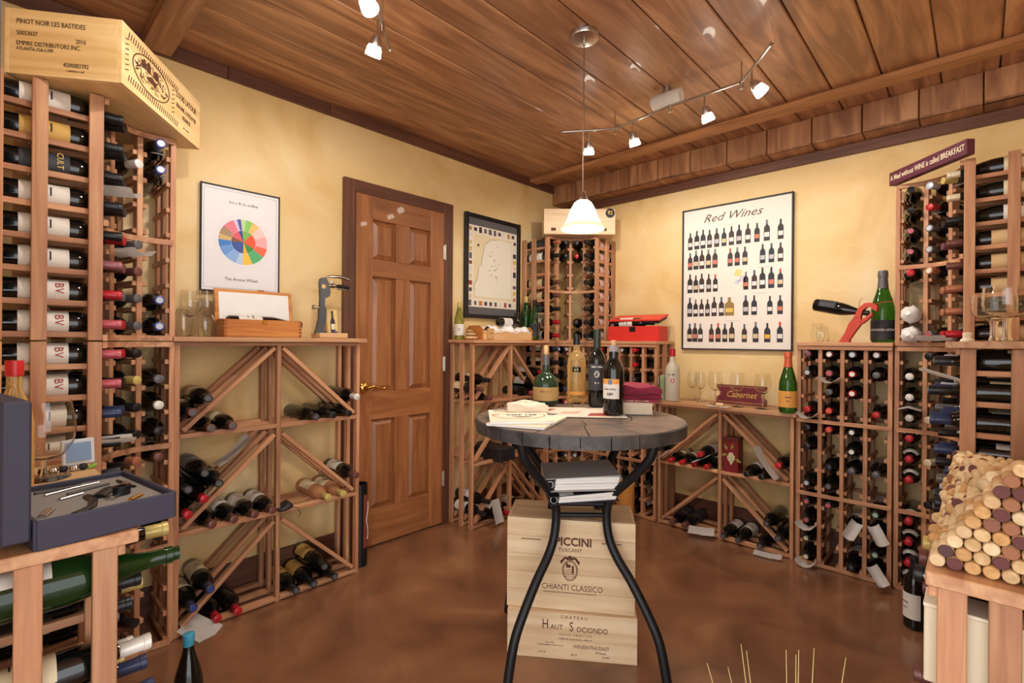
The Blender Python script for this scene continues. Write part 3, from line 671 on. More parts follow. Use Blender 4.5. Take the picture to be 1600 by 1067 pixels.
for r_ in (6, 7):
    (cx, cy), n = CCEN[0]
    b = corner_bottle(MCR, 0, r_, 2, 1.19, *UR, cap='white', lab=None, label='%s bottle wrapped in crumpled white tissue in the corner rack below the sign' % ('upper' if r_ == 6 else 'lower'))
    bm = bmesh.new(); bmesh.ops.create_icosphere(bm, subdivisions=3, radius=1); rr = random.Random(r_)
    for v in bm.verts:
        k = 1+.10*math.sin(9*v.co.x+r_)*math.sin(8*v.co.y)+rr.uniform(-.05, .05); v.co = Vector((v.co.x*.042*k, v.co.y*.042*k, .20+v.co.z*.085*k+.03))
    if b: obj('tissue_wrap', smooth(from_bm('tissue', bm), 60), whitep, b)
note(MCR @ T3(.355, .35, 1.19+.03-.004) @ rz(60), .10, .13, .025, 'white paper curled under the lowest neck in the upper right corner rack', seed=51)
for c, rows in {0: {1: ('white', None), 2: ('white', None), 3: ('white', None), 4: ('red', None), 5: ('red', None), 6: ('red', None), 8: ('red', None), 9: ('red', None), 10: ('red', None), 11: ('red', None)},
                1: {0: ('black', 'white'), 3: ('cream', None), 5: ('cream', None), 7: ('black', None), 9: ('gold', None), 10: ('gold', None)}, 2: {1: ('black', 'white'), 2: ('black', 'dark'), 4: ('navy', 'white'), 6: ('red', 'white'), 7: ('grey', None), 9: ('black', None)}, 3: {1: ('black', None), 3: ('grey', None), 5: ('navy', 'white'), 8: ('black', None)}}.items():
    for r_, (cp, lb) in rows.items():
        b = corner_bottle(MCR, c, r_, 3, 0, *LR, cap=cp, lab=lb, capl='short' if cp == 'white' else 'mid', kind='burgundy' if cp == 'white' else 'bordeaux',
            label='bottle with red capsule and white shoulder crescent, %s row beneath the sign board' % ORD[r_] if cp == 'red' and c == 0 else None)
        if b and cp == 'red' and c == 0:
            obj('shoulder_label', lathe([(.0372, .197), (.0371, .199), (.0312, .2152), (.0265, .2235), (.0258, .2225)], 12, 'shl', a0=25, a1=155), LABS['white'], b)
note(MCR @ T3(.4525, .30, .03+8*PITCH+.075), .09, .12, -.012, 'white folded papers over a white-capped bottle in the lower right corner rack', seed=52)
# ------------------------------------------------------------ crates
def crate(name, label, M, L, Dp, Hh, mat, boards=1, th=.012, lid=True):
    # local: x length, front face at y=-Dp/2, base z=0
    c = thing(name, label, 'crate', M)
    bh = Hh/boards
    for k in range(boards):
        z = bh*(k+.5)
        bar('side_board', c, (-L/2, -Dp/2+th/2, z), (L/2, -Dp/2+th/2, z), th, bh-.0008, mat, bev=.0008)
        bar('side_board', c, (-L/2, Dp/2-th/2, z), (L/2, Dp/2-th/2, z), th, bh-.0008, mat, bev=.0008)
        bar('end_board', c, (-L/2+th/2, -Dp/2+th, z), (-L/2+th/2, Dp/2-th, z), th, bh-.0008, mat, bev=.0008)
        bar('end_board', c, (L/2-th/2, -Dp/2+th, z), (L/2-th/2, Dp/2-th, z), th, bh-.0008, mat, bev=.0008)
    bar('base_board', c, (-L/2+th, 0, th/2), (L/2-th, 0, th/2), Dp-2*th, th, mat, bev=.0008)
    if lid: bar('lid_board', c, (-L/2+th, 0, Hh-th/2), (L/2-th, 0, Hh-th/2), Dp-2*th, th, mat, bev=.0008)
    return c
FR = lambda x, y, z: frame_m((x, y, z), (1, 0, 0), (0, 0, 1))          # writing on the front (-y) face
# engraved crate on the left corner
vd = Vector((-2.356+1.92, .588-.27)); ang = math.degrees(math.atan2(-vd.y, -vd.x))
L1, D1, H1 = .54, .31, .195
cen = Vector((-1.92, .27))+vd.normalized()*L1/2+Vector((vd.y, -vd.x)).normalized()*(-D1/2)
nrm = Vector((-2.10+1.92, .02-.27)).normalized()
cen = Vector((-1.92, .27))+vd.normalized()*L1/2+nrm*D1/2
c = crate('wine_crate', 'golden pine wine crate with engraved picture on top of the left corner rack', T3(cen.x, cen.y, 1.986) @ rz(math.degrees(math.atan2(vd.y, vd.x))), L1, D1, H1, pineg)
# after this rotation local +x runs from the near edge to the left wall; the room side is local -y or +y
sgn = 1 if (rz(math.degrees(math.atan2(vd.y, vd.x))).to_3x3() @ Vector((0, 1, 0))).dot(Vector((-nrm.x, -nrm.y, 0))) > 0 else -1
fy = sgn*(D1/2+.0004)
def FF(x, z): return frame_m((x, fy, z), (-1, 0, 0) if sgn > 0 else (1, 0, 0), (0, 0, 1))
q = -1 if sgn > 0 else 1
# from the room the near edge (local -x) is on the left; text must run towards +x when seen from outside
ok = ((1, 0, 0) if sgn < 0 else (-1, 0, 0))
tx = .15*(1 if sgn < 0 else 1)
for i, (s, z, sz) in enumerate((('LOUIS LATOUR', .135, .03), ("BEAUNE, COTE-D'OR", .095, .021), ('FRANCE', .065, .021))):
    text(s, sz, c, FF(tx, z), brand, bold=.0006, sx=.8)
for i in range(26):
    x = -.235+i*.0125
    for z, h in ((.168-.0006*i, .022), (.034-.0004*i, .022)): obj('engraved_stroke', box(.0035, .0008, h, 0), brand, c, T3(x, fy, z) @ ry(18))
for i in range(7):
    for x in (-.245, .045): obj('engraved_stroke', box(.02, .0008, .003, 0), brand, c, T3(x, fy, .055+i*.016) @ ry(-20))
el = lambda rx_, rz_, n=40, k=0: [(-.10+rx_*math.cos(2*math.pi*i/n), fy, .10+rz_*math.sin(2*math.pi*i/n)) for i in range(n)]
obj('engraved_oval', tube(el(.115, .058), .002, 6, closed=True), brand, c)
rr = random.Random(12)
for k in range(90):
    a_ = rr.uniform(0, 6.283); q_ = rr.uniform(.1, .93)**.6; x_, z_ = -.10+.105*q_*math.cos(a_), .10+.05*q_*math.sin(a_)
    obj('engraved_stroke', box(rr.uniform(.008, .022), .0008, rr.uniform(.0018, .004), 0), brand, c, T3(x_, fy, z_) @ ry(rr.choice([-35, -15, 10, 30, 80])))
for px_, pz, pw, ph in ((-.15, .12, .03, .018), (-.12, .122, .024, .026), (-.075, .118, .034, .018), (-.10, .088, .05, .012)):
    obj('engraved_building', box(pw, .0008, ph, 0), brand, c, T3(px_, fy, pz))
    obj('engraved_roof', prism([(-pw*.6, 0), (pw*.6, 0), (0, .012)], .0006), brand, c, FF(px_, pz+ph/2))
ex = -L1/2-.0004
def FE(y, z): return frame_m((ex, y, z), (0, -1, 0), (0, 0, 1))
for s, y, z, sz in (('PINOT NOIR LES BASTIDES', .125, .157, .021), ('50053037', .125, .122, .019), ('2016', -.03, .112, .019), ('EMPIRE DISTRIBUTORS INC.', .125, .092, .019), ('ATLANTA-/GA-I-399', .125, .076, .015), ('4500083392', .003, .038, .019)):
    text(s, sz, c, FE(y if sgn < 0 else y, z), ink, align='LEFT', sx=.72)
squiggle(c, FF(tx, .03), .05, .007, brand, 3); squiggle(c, FE(-.03, .022), .05, .006, ink, 4)
# far corner crate
dcen = Vector((-2.12, 2.94))+Vector((-.688, .725))*.13
c = crate('wine_crate', 'pine wine crate with round black sticker above the far corner rack', T3(dcen.x, dcen.y, 1.986) @ rz(TH), .52, .26, .185, pine)
st_ = obj('sticker', lathe([(0, 0), (.034, 0), (.034, .001), (0, .001)], 24), black, c, T3(.222, -.1305, .155) @ rx(90))
text('92', .04, c, FR(.222, -.1322, .157), goldp, sx=.9)
for x in (-.19, .18): obj('mark', box(.035, .0008, .022, 0), brand, c, FR(x, -.1305, .035) @ rx(90))
# stacked crates under the table
F2 = Vector((-.688, .725)); R2 = Vector((.725, .688))
pr = Vector((-.914, 1.653)); pl = Vector((-1.308, 1.363)); dx = (pr-pl).normalized(); back = Vector((-dx.y, dx.x))
mid = (pr+pl)/2+back*.16
M1 = T3(mid.x, mid.y, 0) @ rz(math.degrees(math.atan2(dx.y, dx.x)))
c = crate('wine_crate', 'low pine wine crate under the larger crate below the round table', M1, .487, .32, .175, pine)
f = lambda x, z: FR(x, -.1604, z)
for s, sz, x, z, sp in (('C H A T E A U', .016, .01, .160, 1), ('C U V E E   P R E S T I G E', .011, .015, .094, 1), ('CABERNET SAUVIGNON - MERLOT', .008, .015, .078, 1), ('WINEENTHUSIAST', .02, .075, .051, .8), ('90 Points', .013, .11, .034, .8), ('2014', .011, .01, .02, 1)):
    text(s, sz, c, f(x, z), brand, sx=sp)
for k_, (x_, z_, w_) in enumerate(((-.08, .062, .03), (-.08, .052, .1), (-.11, .025, .03), (.13, .02, .03))): squiggle(c, f(x_, z_), w_, .006, brand, 10+k_)
text('H', .052, c, f(-.098, .128), brand, sx=.7); text('AUT', .027, c, f(-.055, .12), brand, sx=.9); text('S', .05, c, f(.0, .124), brand, sx=.75); text('OCIONDO', .028, c, f(.078, .116), brand, sx=.85)
M2 = M1 @ T3(-.004, -.035, .176) @ rz(-1.5)
c = crate('wine_crate', 'large pine wine crate stacked on a low crate under the round table', M2, .485, .215, .345, pine, boards=5)
FY = -.1079
f = lambda x, z: FR(x, FY, z)
text('PICCINI', .044, c, f(.012, .261), brand, sx=.92, bold=.0012); text('TUSCANY', .02, c, f(0, .230), brand)
text('CHIANTI CLASSICO', .031, c, f(.008, .087), brand, sx=.85); text('DENOMINAZIONE DI ORIGINE CONTROLLATA E GARANTITA', .0085, c, f(0, .067), brand, sx=.85)
for x in (-.15, .155): obj('printed_rule', box(.075, .0008, .003, 0), brand, c, T3(x, FY, .264))
text('PICCINI', .04, c, frame_m((0, -.05, .3454), (-1, 0, 0), (0, -1, 0)), brand, sx=.95, bold=.0008)
CZ = .155
cr = [(.028*math.cos(a), 0, .035*math.sin(a)) for a in [2*math.pi*i/30 for i in range(30)]]
obj('crest_shield', tube([(x, FY, CZ+z*(1.15 if z < 0 else 1)) for x, y, z in cr], .0016, 6, closed=True), brand, c)
obj('crest_shield', tube([(x*.86, FY, CZ+z*.86*(1.15 if z < 0 else 1)) for x, y, z in cr], .0009, 6, closed=True), brand, c)
for k in range(4): obj('crest_wave', tube([(-.02+i*.005, FY, CZ-.025+k*.008+.002*math.sin(i*1.3+k)) for i in range(9-k)], .0009, 5), brand, c)
for x, z, w_, h_ in ((-.006, .015, .018, .012), (.011, .002, .008, .03), (-.012, .02, .006, .016)): obj('crest_figure', box(w_, .0008, h_, 0), brand, c, T3(x, FY, CZ+z))
for s_ in (-1, 1):
    obj('crest_plume', tube([(s_*(.008+.006*i), FY, CZ+.039+.009*math.sin(i*1.1)) for i in range(6)], .003, 6, [.004, .005, .004, .005, .004, .002]), brand, c)
    obj('crest_plume', tube([(s_*.032, FY, CZ+.035-.006*i) for i in range(3)], .003, 6), brand, c)
obj('crest_helm', lathe([(0, 0), (.009, 0), (.009, .001), (0, .001)], 14), brand, c, FR(0, FY, CZ+.046))

# ------------------------------------------------------------ round table
TC = Vector((-1.13, 1.571)); TR = .395; TZ = .91
t = thing('round_table', 'round bar table with slate tile top on curved black metal legs', 'table', T3(TC.x, TC.y, 0) @ rz(TH))
obj('core', lathe([(0, TZ-.04), (TR-.008, TZ-.04), (TR-.008, TZ-.009), (0, TZ-.009)], 48), slate2, t)
for i in range(8): obj('tile', sector(.002, .2, i*45+.7, i*45+44.3, .008, 5), slate, t, T3(0, 0, TZ-.009))
for i in range(14): obj('tile', sector(.204, TR-.002, i*360/14+10.4, (i+1)*360/14+9.6, .0085, 6), slate, t, T3(0, 0, TZ-.009))
for i in range(26): obj('rim_tile', sector(TR-.009, TR+.004, i*360/26+.3, (i+1)*360/26-.3, .042, 3), slate2, t, T3(0, 0, TZ-.045))
for sx_, sy_ in ((-1, -1), (1, -1), (1, 1), (-1, 1)):
    ux, uy = sx_*.7071, sy_*.7071
    prof = [(.325, TZ-.045), (.318, .83), (.305, .796), (.268, .75), (.212, .695), (.163, .646), (.137, .60), (.132, .54), (.147, .47), (.184, .41), (.238, .35), (.311, .248), (.349, .177), (.375, .07), (.382, .012)]
    P = []
    for i in range(len(prof)-1):
        for k in range(3):
            f_ = k/3; p0 = prof[max(i-1, 0)]; p1 = prof[i]; p2 = prof[i+1]; p3 = prof[min(i+2, len(prof)-1)]
            h = [.5*((2*p1[j])+(p2[j]-p0[j])*f_+(2*p0[j]-5*p1[j]+4*p2[j]-p3[j])*f_*f_+(3*p1[j]-p0[j]-3*p2[j]+p3[j])*f_**3) for j in (0, 1)]
            P.append((h[0]*ux, h[0]*uy, h[1]))
    P.append((prof[-1][0]*ux, prof[-1][0]*uy, prof[-1][1]))
    lg = obj('leg', tube(P, .0165, 12), metal, t); obj('foot_cap', lathe([(0, 0), (.017, 0), (.018, .014), (0, .014)], 14, 'footcap'), black, lg, T3(prof[-1][0]*ux, prof[-1][0]*uy, 0))
q = .132*.7071
for z in (.602, .560):
    for a, b in (((-q, -q), (q, -q)), ((q, -q), (q, q)), ((q, q), (-q, q)), ((-q, q), (-q, -q))):
        obj('crossbar', tube([(a[0], a[1], z), (b[0], b[1], z)], .009, 8), metal, t)
obj('shelf_plate', box(.2, .2, .006, .001), metal, t, T3(0, 0, .6145))
MT = T3(TC.x, TC.y, 0) @ rz(TH)
# binders on the shelf
def binder(label, z, tilt, col, wd, thk, rot, pages):
    b = thing('ring_binder', label, 'binder', MT @ T3(.0, -.02, z) @ rz(rot) @ ry(tilt))
    obj('cover', box(wd, .24, .003, .001), col, b, T3(0, 0, .0015)); obj('cover', box(wd, .24, .003, .001), col, b, T3(0, 0, thk) @ ry(-1.5)); obj('spine', box(.003, .24, thk, .001), col, b, T3(-wd/2+.001, 0, thk/2+.001))
    for k in range(4): obj('page_stack', box(wd-.045, .225, thk/4.6, .001), pages, b, T3(.012+.002*k, -.004*(k % 2), .004+thk/4.4*(k+.45)))
    obj('ring', tube([(-wd/2+.018+.012*math.cos(a), -.112, thk/2+.012*math.sin(a)) for a in [2*math.pi*i/14 for i in range(14)]], .0016, 6, closed=True), silver, b)
binder('grey binder with loose sheets lying on the table shelf', .6185, -3.5, dark, .255, .032, 2, paper)
binder('thick grey binder full of pages on top of the thin binder', .661, -2.0, paint((186, 178, 174)), .275, .05, 0, paper)
# things on the table
def stand(x, y, z, where, kind, label, scale=1, **kw):
    kw.setdefault('lroll', math.atan2(-y, -x)); return bottle(T3(x, y, z), where, None, kind, label=label, scale=scale, **kw)
z0 = TZ+.001
pl_ = lambda px, py: None
placem = tag(obj('placemat', box(.42, .27, .002, 0), paint((206, 196, 184)), None, MT @ T3(-.02, .10, z0+.002) @ rz(-4)), 'printed pale placemat under the bottles on the round table', 'placemat')
for i, (a, b, w_, h_, col) in enumerate(((.12, -.06, .12, .09, (150, 60, 56)), (-.12, .05, .13, .07, (150, 70, 60)), (.0, -.02, .09, .06, (190, 150, 130)), (-.10, -.08, .1, .05, (110, 104, 104)))):
    obj('print', prism([(-w_/2, -h_/2), (w_/2*.6, -h_/2*.8), (w_/2, h_/2), (-w_/2*.7, h_/2*.7)], .0004), paint(col), placem, T3(a, b, .0012))
zt = z0+.0045
b = thing('cognac_bottle', 'squat green cognac bottle with tan label and cork on the round table', 'bottle', T3(-1.428, 1.73, zt))
obj('glass', lathe([(0, .006), (.03, 0), (.052, .004), (.056, .016), (.058, .05), (.058, .085), (.054, .108), (.044, .126), (.03, .137), (.021, .146), (.017, .16), (.0155, .21), (.0155, .225), (0, .225)], 28), gglass if False else paint((36, 56, 38), .12), b)
obj('label', lathe([(.0563, .022), (.0572, .022), (.0588, .05), (.0590, .082), (.0582, .082)], 16, a0=-80, a1=80), paint((176, 146, 92)), b, Matrix.Rotation(math.atan2(-1.73, 1.428), 4, 'Z'))
squiggle(b, rz(math.degrees(math.atan2(-1.73, 1.428))) @ frame_m((.0594, 0, .066), (0, 1, 0), (0, 0, 1)), .05, .011, paint((150, 60, 40)), 20)
obj('capsule', lathe([(.0162, .155), (.0165, .155), (.0165, .228), (0, .228)], 18), CAPS['grey'], b); obj('cork', lathe([(0, .228), (.0105, .228), (.0115, .268), (0, .27)], 14), palew, b)
def custom(name, label, x, y, z, parts, cat='bottle'):
    b = thing(name, label, cat, T3(x, y, z) @ Matrix.Rotation(math.atan2(-y, -x), 4, 'Z'))
    for n, prof, mat, a0, a1 in parts: obj(n, lathe(prof, 26, a0=a0, a1=a1), mat, b)
    return b
LP = lambda r, a, b: [(r+.0003, a), (r+.0008, a), (r+.0008, b), (r+.0003, b)]
b = custom('spirit_bottle', 'tall clear bottle of amber spirit with black cap on the round table', -1.392, 1.915, zt, [
    ('glass', [(0, .006), (.034, 0), (.041, .003), (.043, .012), (.044, .19), (.042, .205), (.033, .225), (.021, .237), (.0155, .245), (.0145, .29), (0, .29)], amber, 0, 360),
    ('base_glass', [(.0432, .001), (.0442, .004), (.0444, .016), (.0436, .016)], clear, 0, 360), ('cap', [(.0150, .272), (.0162, .272), (.0162, .315), (.0155, .318), (0, .318)], black, 0, 360), ('label', LP(.0438, .145, .168), black, -26, 26), ('foot_label', LP(.0436, .035, .052), LABS['orange'], -60, 60)])
squiggle(b, frame_m((.0450, 0, .156), (0, 1, 0), (0, 0, 1)), .022, .009, goldp, 21)
b = custom('wine_bottle', 'tall black wine bottle with dark crest label standing on the round table', -1.228, 1.842, zt, [
    ('glass', [(0, .006), (.03, 0), (.0365, .004), (.038, .012), (.040, .19), (.038, .212), (.031, .232), (.021, .247), (.016, .256), (.0148, .33), (0, .33)], bglass, 0, 360),
    ('capsule', [(.0156, .258), (.0166, .258), (.0158, .34), (0, .341)], paint((40, 52, 44), .35), 0, 360), ('label', LP(.0398, .075, .19), LABS['dark'], -62, 62)], 'wine bottle')
squiggle(b, frame_m((.0412, 0, .178), (0, 1, 0), (0, 0, 1)), .046, .009, whitep, 22); squiggle(b, frame_m((.0412, 0, .108), (0, 1, 0), (0, 0, 1)), .018, .009, whitep, 23)
obj('crest', tube([(.0414, .010*math.cos(a), .145+.014*math.sin(a)) for a in [2*math.pi*i/18 for i in range(18)]], .0012, 5, closed=True), whitep, b); obj('crest_bird', tube([(.0414, -.008, .145), (.0414, 0, .152), (.0414, .008, .145), (.0414, 0, .135)], .0016, 5), whitep, b)
b = custom('port_bottle', 'dark port bottle with cork stopper, orange and white label on the round table', -1.047, 1.687, zt, [
    ('glass', [(0, .006), (.032, 0), (.0385, .004), (.040, .012), (.0405, .165), (.039, .18), (.032, .2), (.021, .217), (.018, .225), (.020, .24), (.0175, .252), (.0168, .27), (0, .27)], bglass, 0, 360),
    ('neck_band', [(.0178, .248), (.0186, .248), (.0180, .272), (.0170, .272)], LABS['grey'], 0, 360), ('label', LP(.0404, .065, .135), LABS['white'], -75, 32), ('label_band', LP(.0406, .122, .142), LABS['orange'], -75, 32), ('cork', [(0, .27), (.0105, .27), (.0115, .292), (0, .293)], palew, 0, 360)])
squiggle(b, rz(-18) @ frame_m((.0418, 0, .103), (0, 1, 0), (0, 0, 1)), .044, .007, ink, 24); text('LBV', .014, b, rz(-18) @ frame_m((.0418, 0, .083), (0, 1, 0), (0, 0, 1)), ink, bold=.0005); obj('crest', box(.0008, .014, .018, 0), paint((110, 120, 140)), b, rz(-18) @ T3(.0415, 0, .13))
# book, folded cloth
p = thing('book', 'thick cream-edged book with red cover under the folded cloth', 'book', MT @ T3(.24, .115, z0) @ rz(-8))
obj('pages', box(.14, .11, .042, .001), cream, p, T3(0, 0, .024)); obj('cover', box(.145, .115, .003, .0008), whitep, p, T3(0, 0, .0015)); obj('cover', box(.145, .115, .003, .0008), cream, p, T3(0, 0, .0465))
p2 = tag(obj('book', box(.165, .12, .014, .002), paint((150, 40, 56)), None, MT @ T3(.25, .115, z0+.0555) @ rz(-8)), 'thin red book lying on the cream-edged book', 'book'); squiggle(p2, FR(0, -.0604, 0), .09, .006, cream, 25)
def cloth(n, wd, dp, hh, seed):
    bm = bmesh.new(); rr = random.Random(seed); bmesh.ops.create_cube(bm, size=1); bmesh.ops.subdivide_edges(bm, edges=bm.edges[:], cuts=7, use_grid_fill=True)
    for v in bm.verts:
        x, y, z = v.co; ex = abs(2*x)**4; k = 1-.18*ex
        v.co = Vector((x*wd*(1+.03*math.sin(z*9)), y*dp*(1+.04*math.sin(x*7+z*5)), (z+.5)*hh*k*(1+.08*math.sin(x*6+y*5))+.004*math.sin(9*x+3*y)*(z > 0)))
    return smooth(from_bm(n, bm), 80)
p = tag(obj('folded_cloth', cloth('cloth', .19, .14, .05, 1), paint((128, 34, 58), .9), None, MT @ T3(.247, .115, z0+.064) @ rz(-6)), 'folded burgundy cloth on the books on the round table', 'cloth')
obj('fold_layer', tube([(-.09, -.071, .012), (-.05, -.076, .02), (.0, -.076, .015), (.05, -.076, .024), (.085, -.07, .018)], .004, 6), paint((98, 24, 42), .9), p)
# magazines
def mag(label, x, y, z, rot, wd, hh, th, grp=None, cov=None):
    m = thing('magazine', label, 'magazine', MT @ T3(x, y, z) @ rz(rot)); obj('pages', box(wd, hh, th, .0006), paper, m, T3(0, 0, th/2)); obj('cover', box(wd+.002, hh+.002, .0008, 0), cov or cream, m, T3(0, 0, th+.0005)); return m
mag('lower magazine peeking out from beneath the wine magazine', -.20, -.145, z0, -22, .21, .27, .008)
m = mag('wine magazine with a TOP 100 cover on the round table', -.235, -.115, z0+.0098, 4, .215, .275, .009, cov=paint((236, 224, 204)))
text('Wine Spectator', .034, m, T3(0, .105, .0105), ink, bold=.0008, sx=.82); text('TOP 100', .034, m, T3(.01, .005, .0105), ink, bold=.001, sx=.9); text('THE', .012, m, T3(-.085, .0, .0105), ink)
obj('cover_art', tube([(.095*math.cos(a), -.005+.075*math.sin(a), .0104) for a in [2*math.pi*i/36 for i in range(36)]], .003, 6, closed=True, flat=.2), paint((196, 140, 86)), m)
obj('cover_art', prism([(-.03, -.03), (.05, -.03), (.03, -.045), (.0, -.05)], .0004), paint((70, 60, 56)), m, T3(0, 0, .0100))
p = tag(obj('folded_towel', cloth('towel', .155, .12, .028, 2), paint((226, 214, 196), .95), None, MT @ T3(-.20, .02, z0+.0205) @ rz(3)), 'folded cream towel lying on the wine magazine', 'towel')
squiggle(p, T3(0, .0, .0325), .11, .014, ink, 26)

# ------------------------------------------------------------ pictures on the walls
def fsec(a0, a1, r0, r1, col, par, M, n=8): obj('wheel_segment', sector(r0, r1, a0, a1, .0004, n), paint(col), par, M)
PL = thing('framed_poster', 'framed aroma wheel poster with coloured wheel on white above the left rack', 'poster', frame_m((AX+.004, .8165, 1.668), (0, 1, 0), (0, 0, 1)))
PWd, PH = .341, .486
obj('print', box(PWd, PH, .012, 0), paint((236, 234, 236)), PL, T3(0, 0, .006))
def pframe(par, w_, h_, bw, th, mat):
    for s in (-1, 1):
        bar('frame_side', par, (s*(w_/2+bw/2-.002), -h_/2-bw, th/2), (s*(w_/2+bw/2-.002), h_/2+bw, th/2), bw, th, mat, up=(0, 0, 1)); bar('frame_side', par, (-w_/2, s*(h_/2+bw/2-.002), th/2), (w_/2, s*(h_/2+bw/2-.002), th/2), bw, th, mat, up=(0, 0, 1))
pframe(PL, PWd, PH, .005, .02, dark)
for a, b, w_, h_ in ((0, .228, .318, .0012), (0, -.228, .318, .0012), (-.159, 0, .0012, .456), (.159, 0, .0012, .456)): obj('printed_rule', box(w_, h_, .0005, 0), paint((150, 150, 156)), PL, T3(a, b, .0124))
MWh = T3(.008, -.003, .0122)
inner = [(97, 115, (60, 76, 150)), (115, 160, (226, 96, 110)), (160, 186, (128, 92, 66)), (186, 268, (64, 88, 164)), (268, 290, (238, 178, 60)), (290, 330, (60, 148, 76)), (330, 410, (240, 92, 58)), (410, 457, (128, 186, 84))]
outer = [(97, 106, (92, 80, 170)), (106, 115, (206, 206, 236)), (115, 143, (232, 128, 144)), (143, 165, (170, 142, 110)), (165, 180, (214, 180, 120)), (180, 198, (70, 132, 206)), (198, 222, (110, 158, 220)), (222, 252, (140, 180, 230)), (252, 268, (186, 208, 240)), (268, 292, (246, 200, 76)), (292, 326, (90, 180, 120)), (326, 350, (240, 110, 84)), (350, 382, (246, 176, 176)), (382, 410, (248, 206, 200)), (410, 428, (244, 196, 120)), (428, 445, (140, 206, 96)), (445, 457, (190, 222, 160))]
for a, b, cc in inner: fsec(a, b, .001, .054, cc, PL, MWh)
for a, b, cc in outer: fsec(a, b, .055, .108, cc, PL, MWh)
for i in range(72):
    a = R(i*5); obj('printed_ray', box(.016, .0007, .0004, 0), paint((196, 196, 200)), PL, MWh @ T3(.122*math.cos(a), .122*math.sin(a), 0) @ Matrix.Rotation(a, 4, 'Z'))
text('The Aroma Wheel', .021, PL, T3(0, -.185, .0126), ink, sx=.9); squiggle(PL, T3(.01, .178, .0124), .13, .013, paint((120, 120, 130)), 27)
MP = thing('framed_map', 'black framed vineyard map with winery labels round its edge above the rack beside the door', 'poster', frame_m((AX+.004, 2.4965, 1.726), (0, 1, 0), (0, 0, 1)))
mw, mh = .505, .68
obj('mat_board', box(mw, mh, .01, 0), paint((96, 92, 94)), MP, T3(0, 0, .005)); obj('print', box(mw-.016, mh-.11, .002, 0), paint((232, 222, 202)), MP, T3(0, 0, .0112)); obj('map_sheet', box(mw-.12, mh-.23, .0006, 0), paint((226, 210, 172)), MP, T3(0, 0, .0126))
pframe(MP, mw, mh, .024, .028, black)
rs = random.Random(4); cols = [(56, 50, 52), (150, 62, 52), (210, 196, 160), (214, 180, 96), (96, 90, 96), (222, 214, 206), (190, 120, 70), (70, 62, 70)]
lp = [(-.225+i*.0475, .258) for i in range(10)]+[(-.225+i*.05, -.258) for i in range(10)]+[(-.222, .21-i*.047) for i in range(10)]+[(.222, .21-i*.047) for i in range(10)]
for x, y in lp: obj('winery_label', box(rs.uniform(.022, .034), rs.uniform(.022, .042), .0006, 0), paint(rs.choice(cols)), MP, T3(x, y, .0128))
cst = [(.03, .21), (-.03, .205), (-.06, .18), (-.09, .16), (-.10, .11), (-.115, .06), (-.12, .01), (-.145, 0), (-.15, -.05), (-.165, -.1), (-.185, -.13), (-.19, -.16), (-.175, -.165)]
obj('coast_line', tube([(x, y, .0132) for x, y in cst], .0012, 5), ink, MP)
obj('land', prism(cst+[(-.18, -.21), (.185, -.21), (.185, .21)], .0004), paint((232, 226, 208)), MP, T3(0, 0, .0129))
for i in range(18): obj('place_mark', box(rs.uniform(.006, .016), .004, .0004, 0), ink, MP, T3(rs.gauss(0, .03), rs.uniform(-.15, .18), .0135))
obj('compass', lathe([(0, 0), (.012, 0), (.012, .0004), (0, .0004)], 4), ink, MP, T3(-.15, .15, .0132))
PR = thing('framed_poster', 'large framed red wine poster with rows of printed bottles on the back wall', 'poster', frame_m((-1.163, BY-.004, 1.637), (1, 0, 0), (0, 0, 1)))
pw, ph = .68, .95
obj('print', box(pw, ph, .012, 0), paint((234, 224, 212)), PR, T3(0, 0, .006)); pframe(PR, pw, ph, .008, .024, dark)
bp_prof = [(-.5, 0), (.5, 0), (.5, .6), (.42, .68), (.18, .76), (.15, 1), (-.15, 1), (-.18, .76), (-.42, .68), (-.5, .6)]
def pbottle(u, v, hgt=.098, col=(52, 46, 48), capc=None, lab=(226, 220, 214), w_=.27):
    # u, v in 0..1 across the sheet, v at the bottle's foot
    X = (u-.5)*pw; Y = (v-.5)*ph; o = obj('printed_bottle', prism([(x*hgt*w_, y*hgt) for x, y in bp_prof], .0004), paint(col), PR, T3(X, Y, .0122))
    obj('printed_label', box(hgt*w_*.8, hgt*.22, .0004, 0), paint(lab), o, T3(0, hgt*.3, .0005))
    if capc: obj('printed_capsule', box(hgt*.1, hgt*.2, .0004, 0), paint(capc), o, T3(0, hgt*.9, .0005))
rd = (200, 70, 60); gy = (120, 118, 124); bl = (70, 84, 110)
def U(x): return x
rows = [(.715, [.07, .137, .2, .265, .335, .405, .475, .545, .625, .705, .79, .905]), (.570, [.07, .13, .19, .255, .32, .465, .53, .6, .755, .83, .905]), (.402, [.07, .13, .19, .26, .325, .61, .685, .755, .83, .905]), (.230, [.07, .13, .19, .25, .315, .385, .61, .685, .82, .905]), (.048, [.07, .125, .18, .29, .355, .42, .485, .60, .70, .905])]
rs = random.Random(8)
for v, us in rows:
    for u in us: pbottle(u, v, .120+rs.uniform(-.006, .012), rs.choice([(46, 42, 44), (58, 50, 52), (40, 44, 56), (64, 46, 46)]), rs.choice([None, None, rd, None, gy, bl]), rs.choice([(228, 222, 216), (228, 222, 216), (216, 190, 150), (190, 186, 190), (206, 120, 100)]))
pbottle(.46, .230, .12, (150, 120, 70), None, (222, 190, 96), .5); pbottle(.80, .048, .12, (40, 44, 60), None, (232, 176, 50), .3)
text('Red Wines', .075, PR, T3(-.02, .40, .0126), paint((96, 70, 66)), shear=.45, sx=1.1)
for v in (.86, .705, .545, .375, .195): obj('printed_rule', box(.09, .002, .0004, 0), paint((170, 160, 156)), PR, T3(rs.uniform(-.1, .2), (v-.5)*ph+.0, .0123))
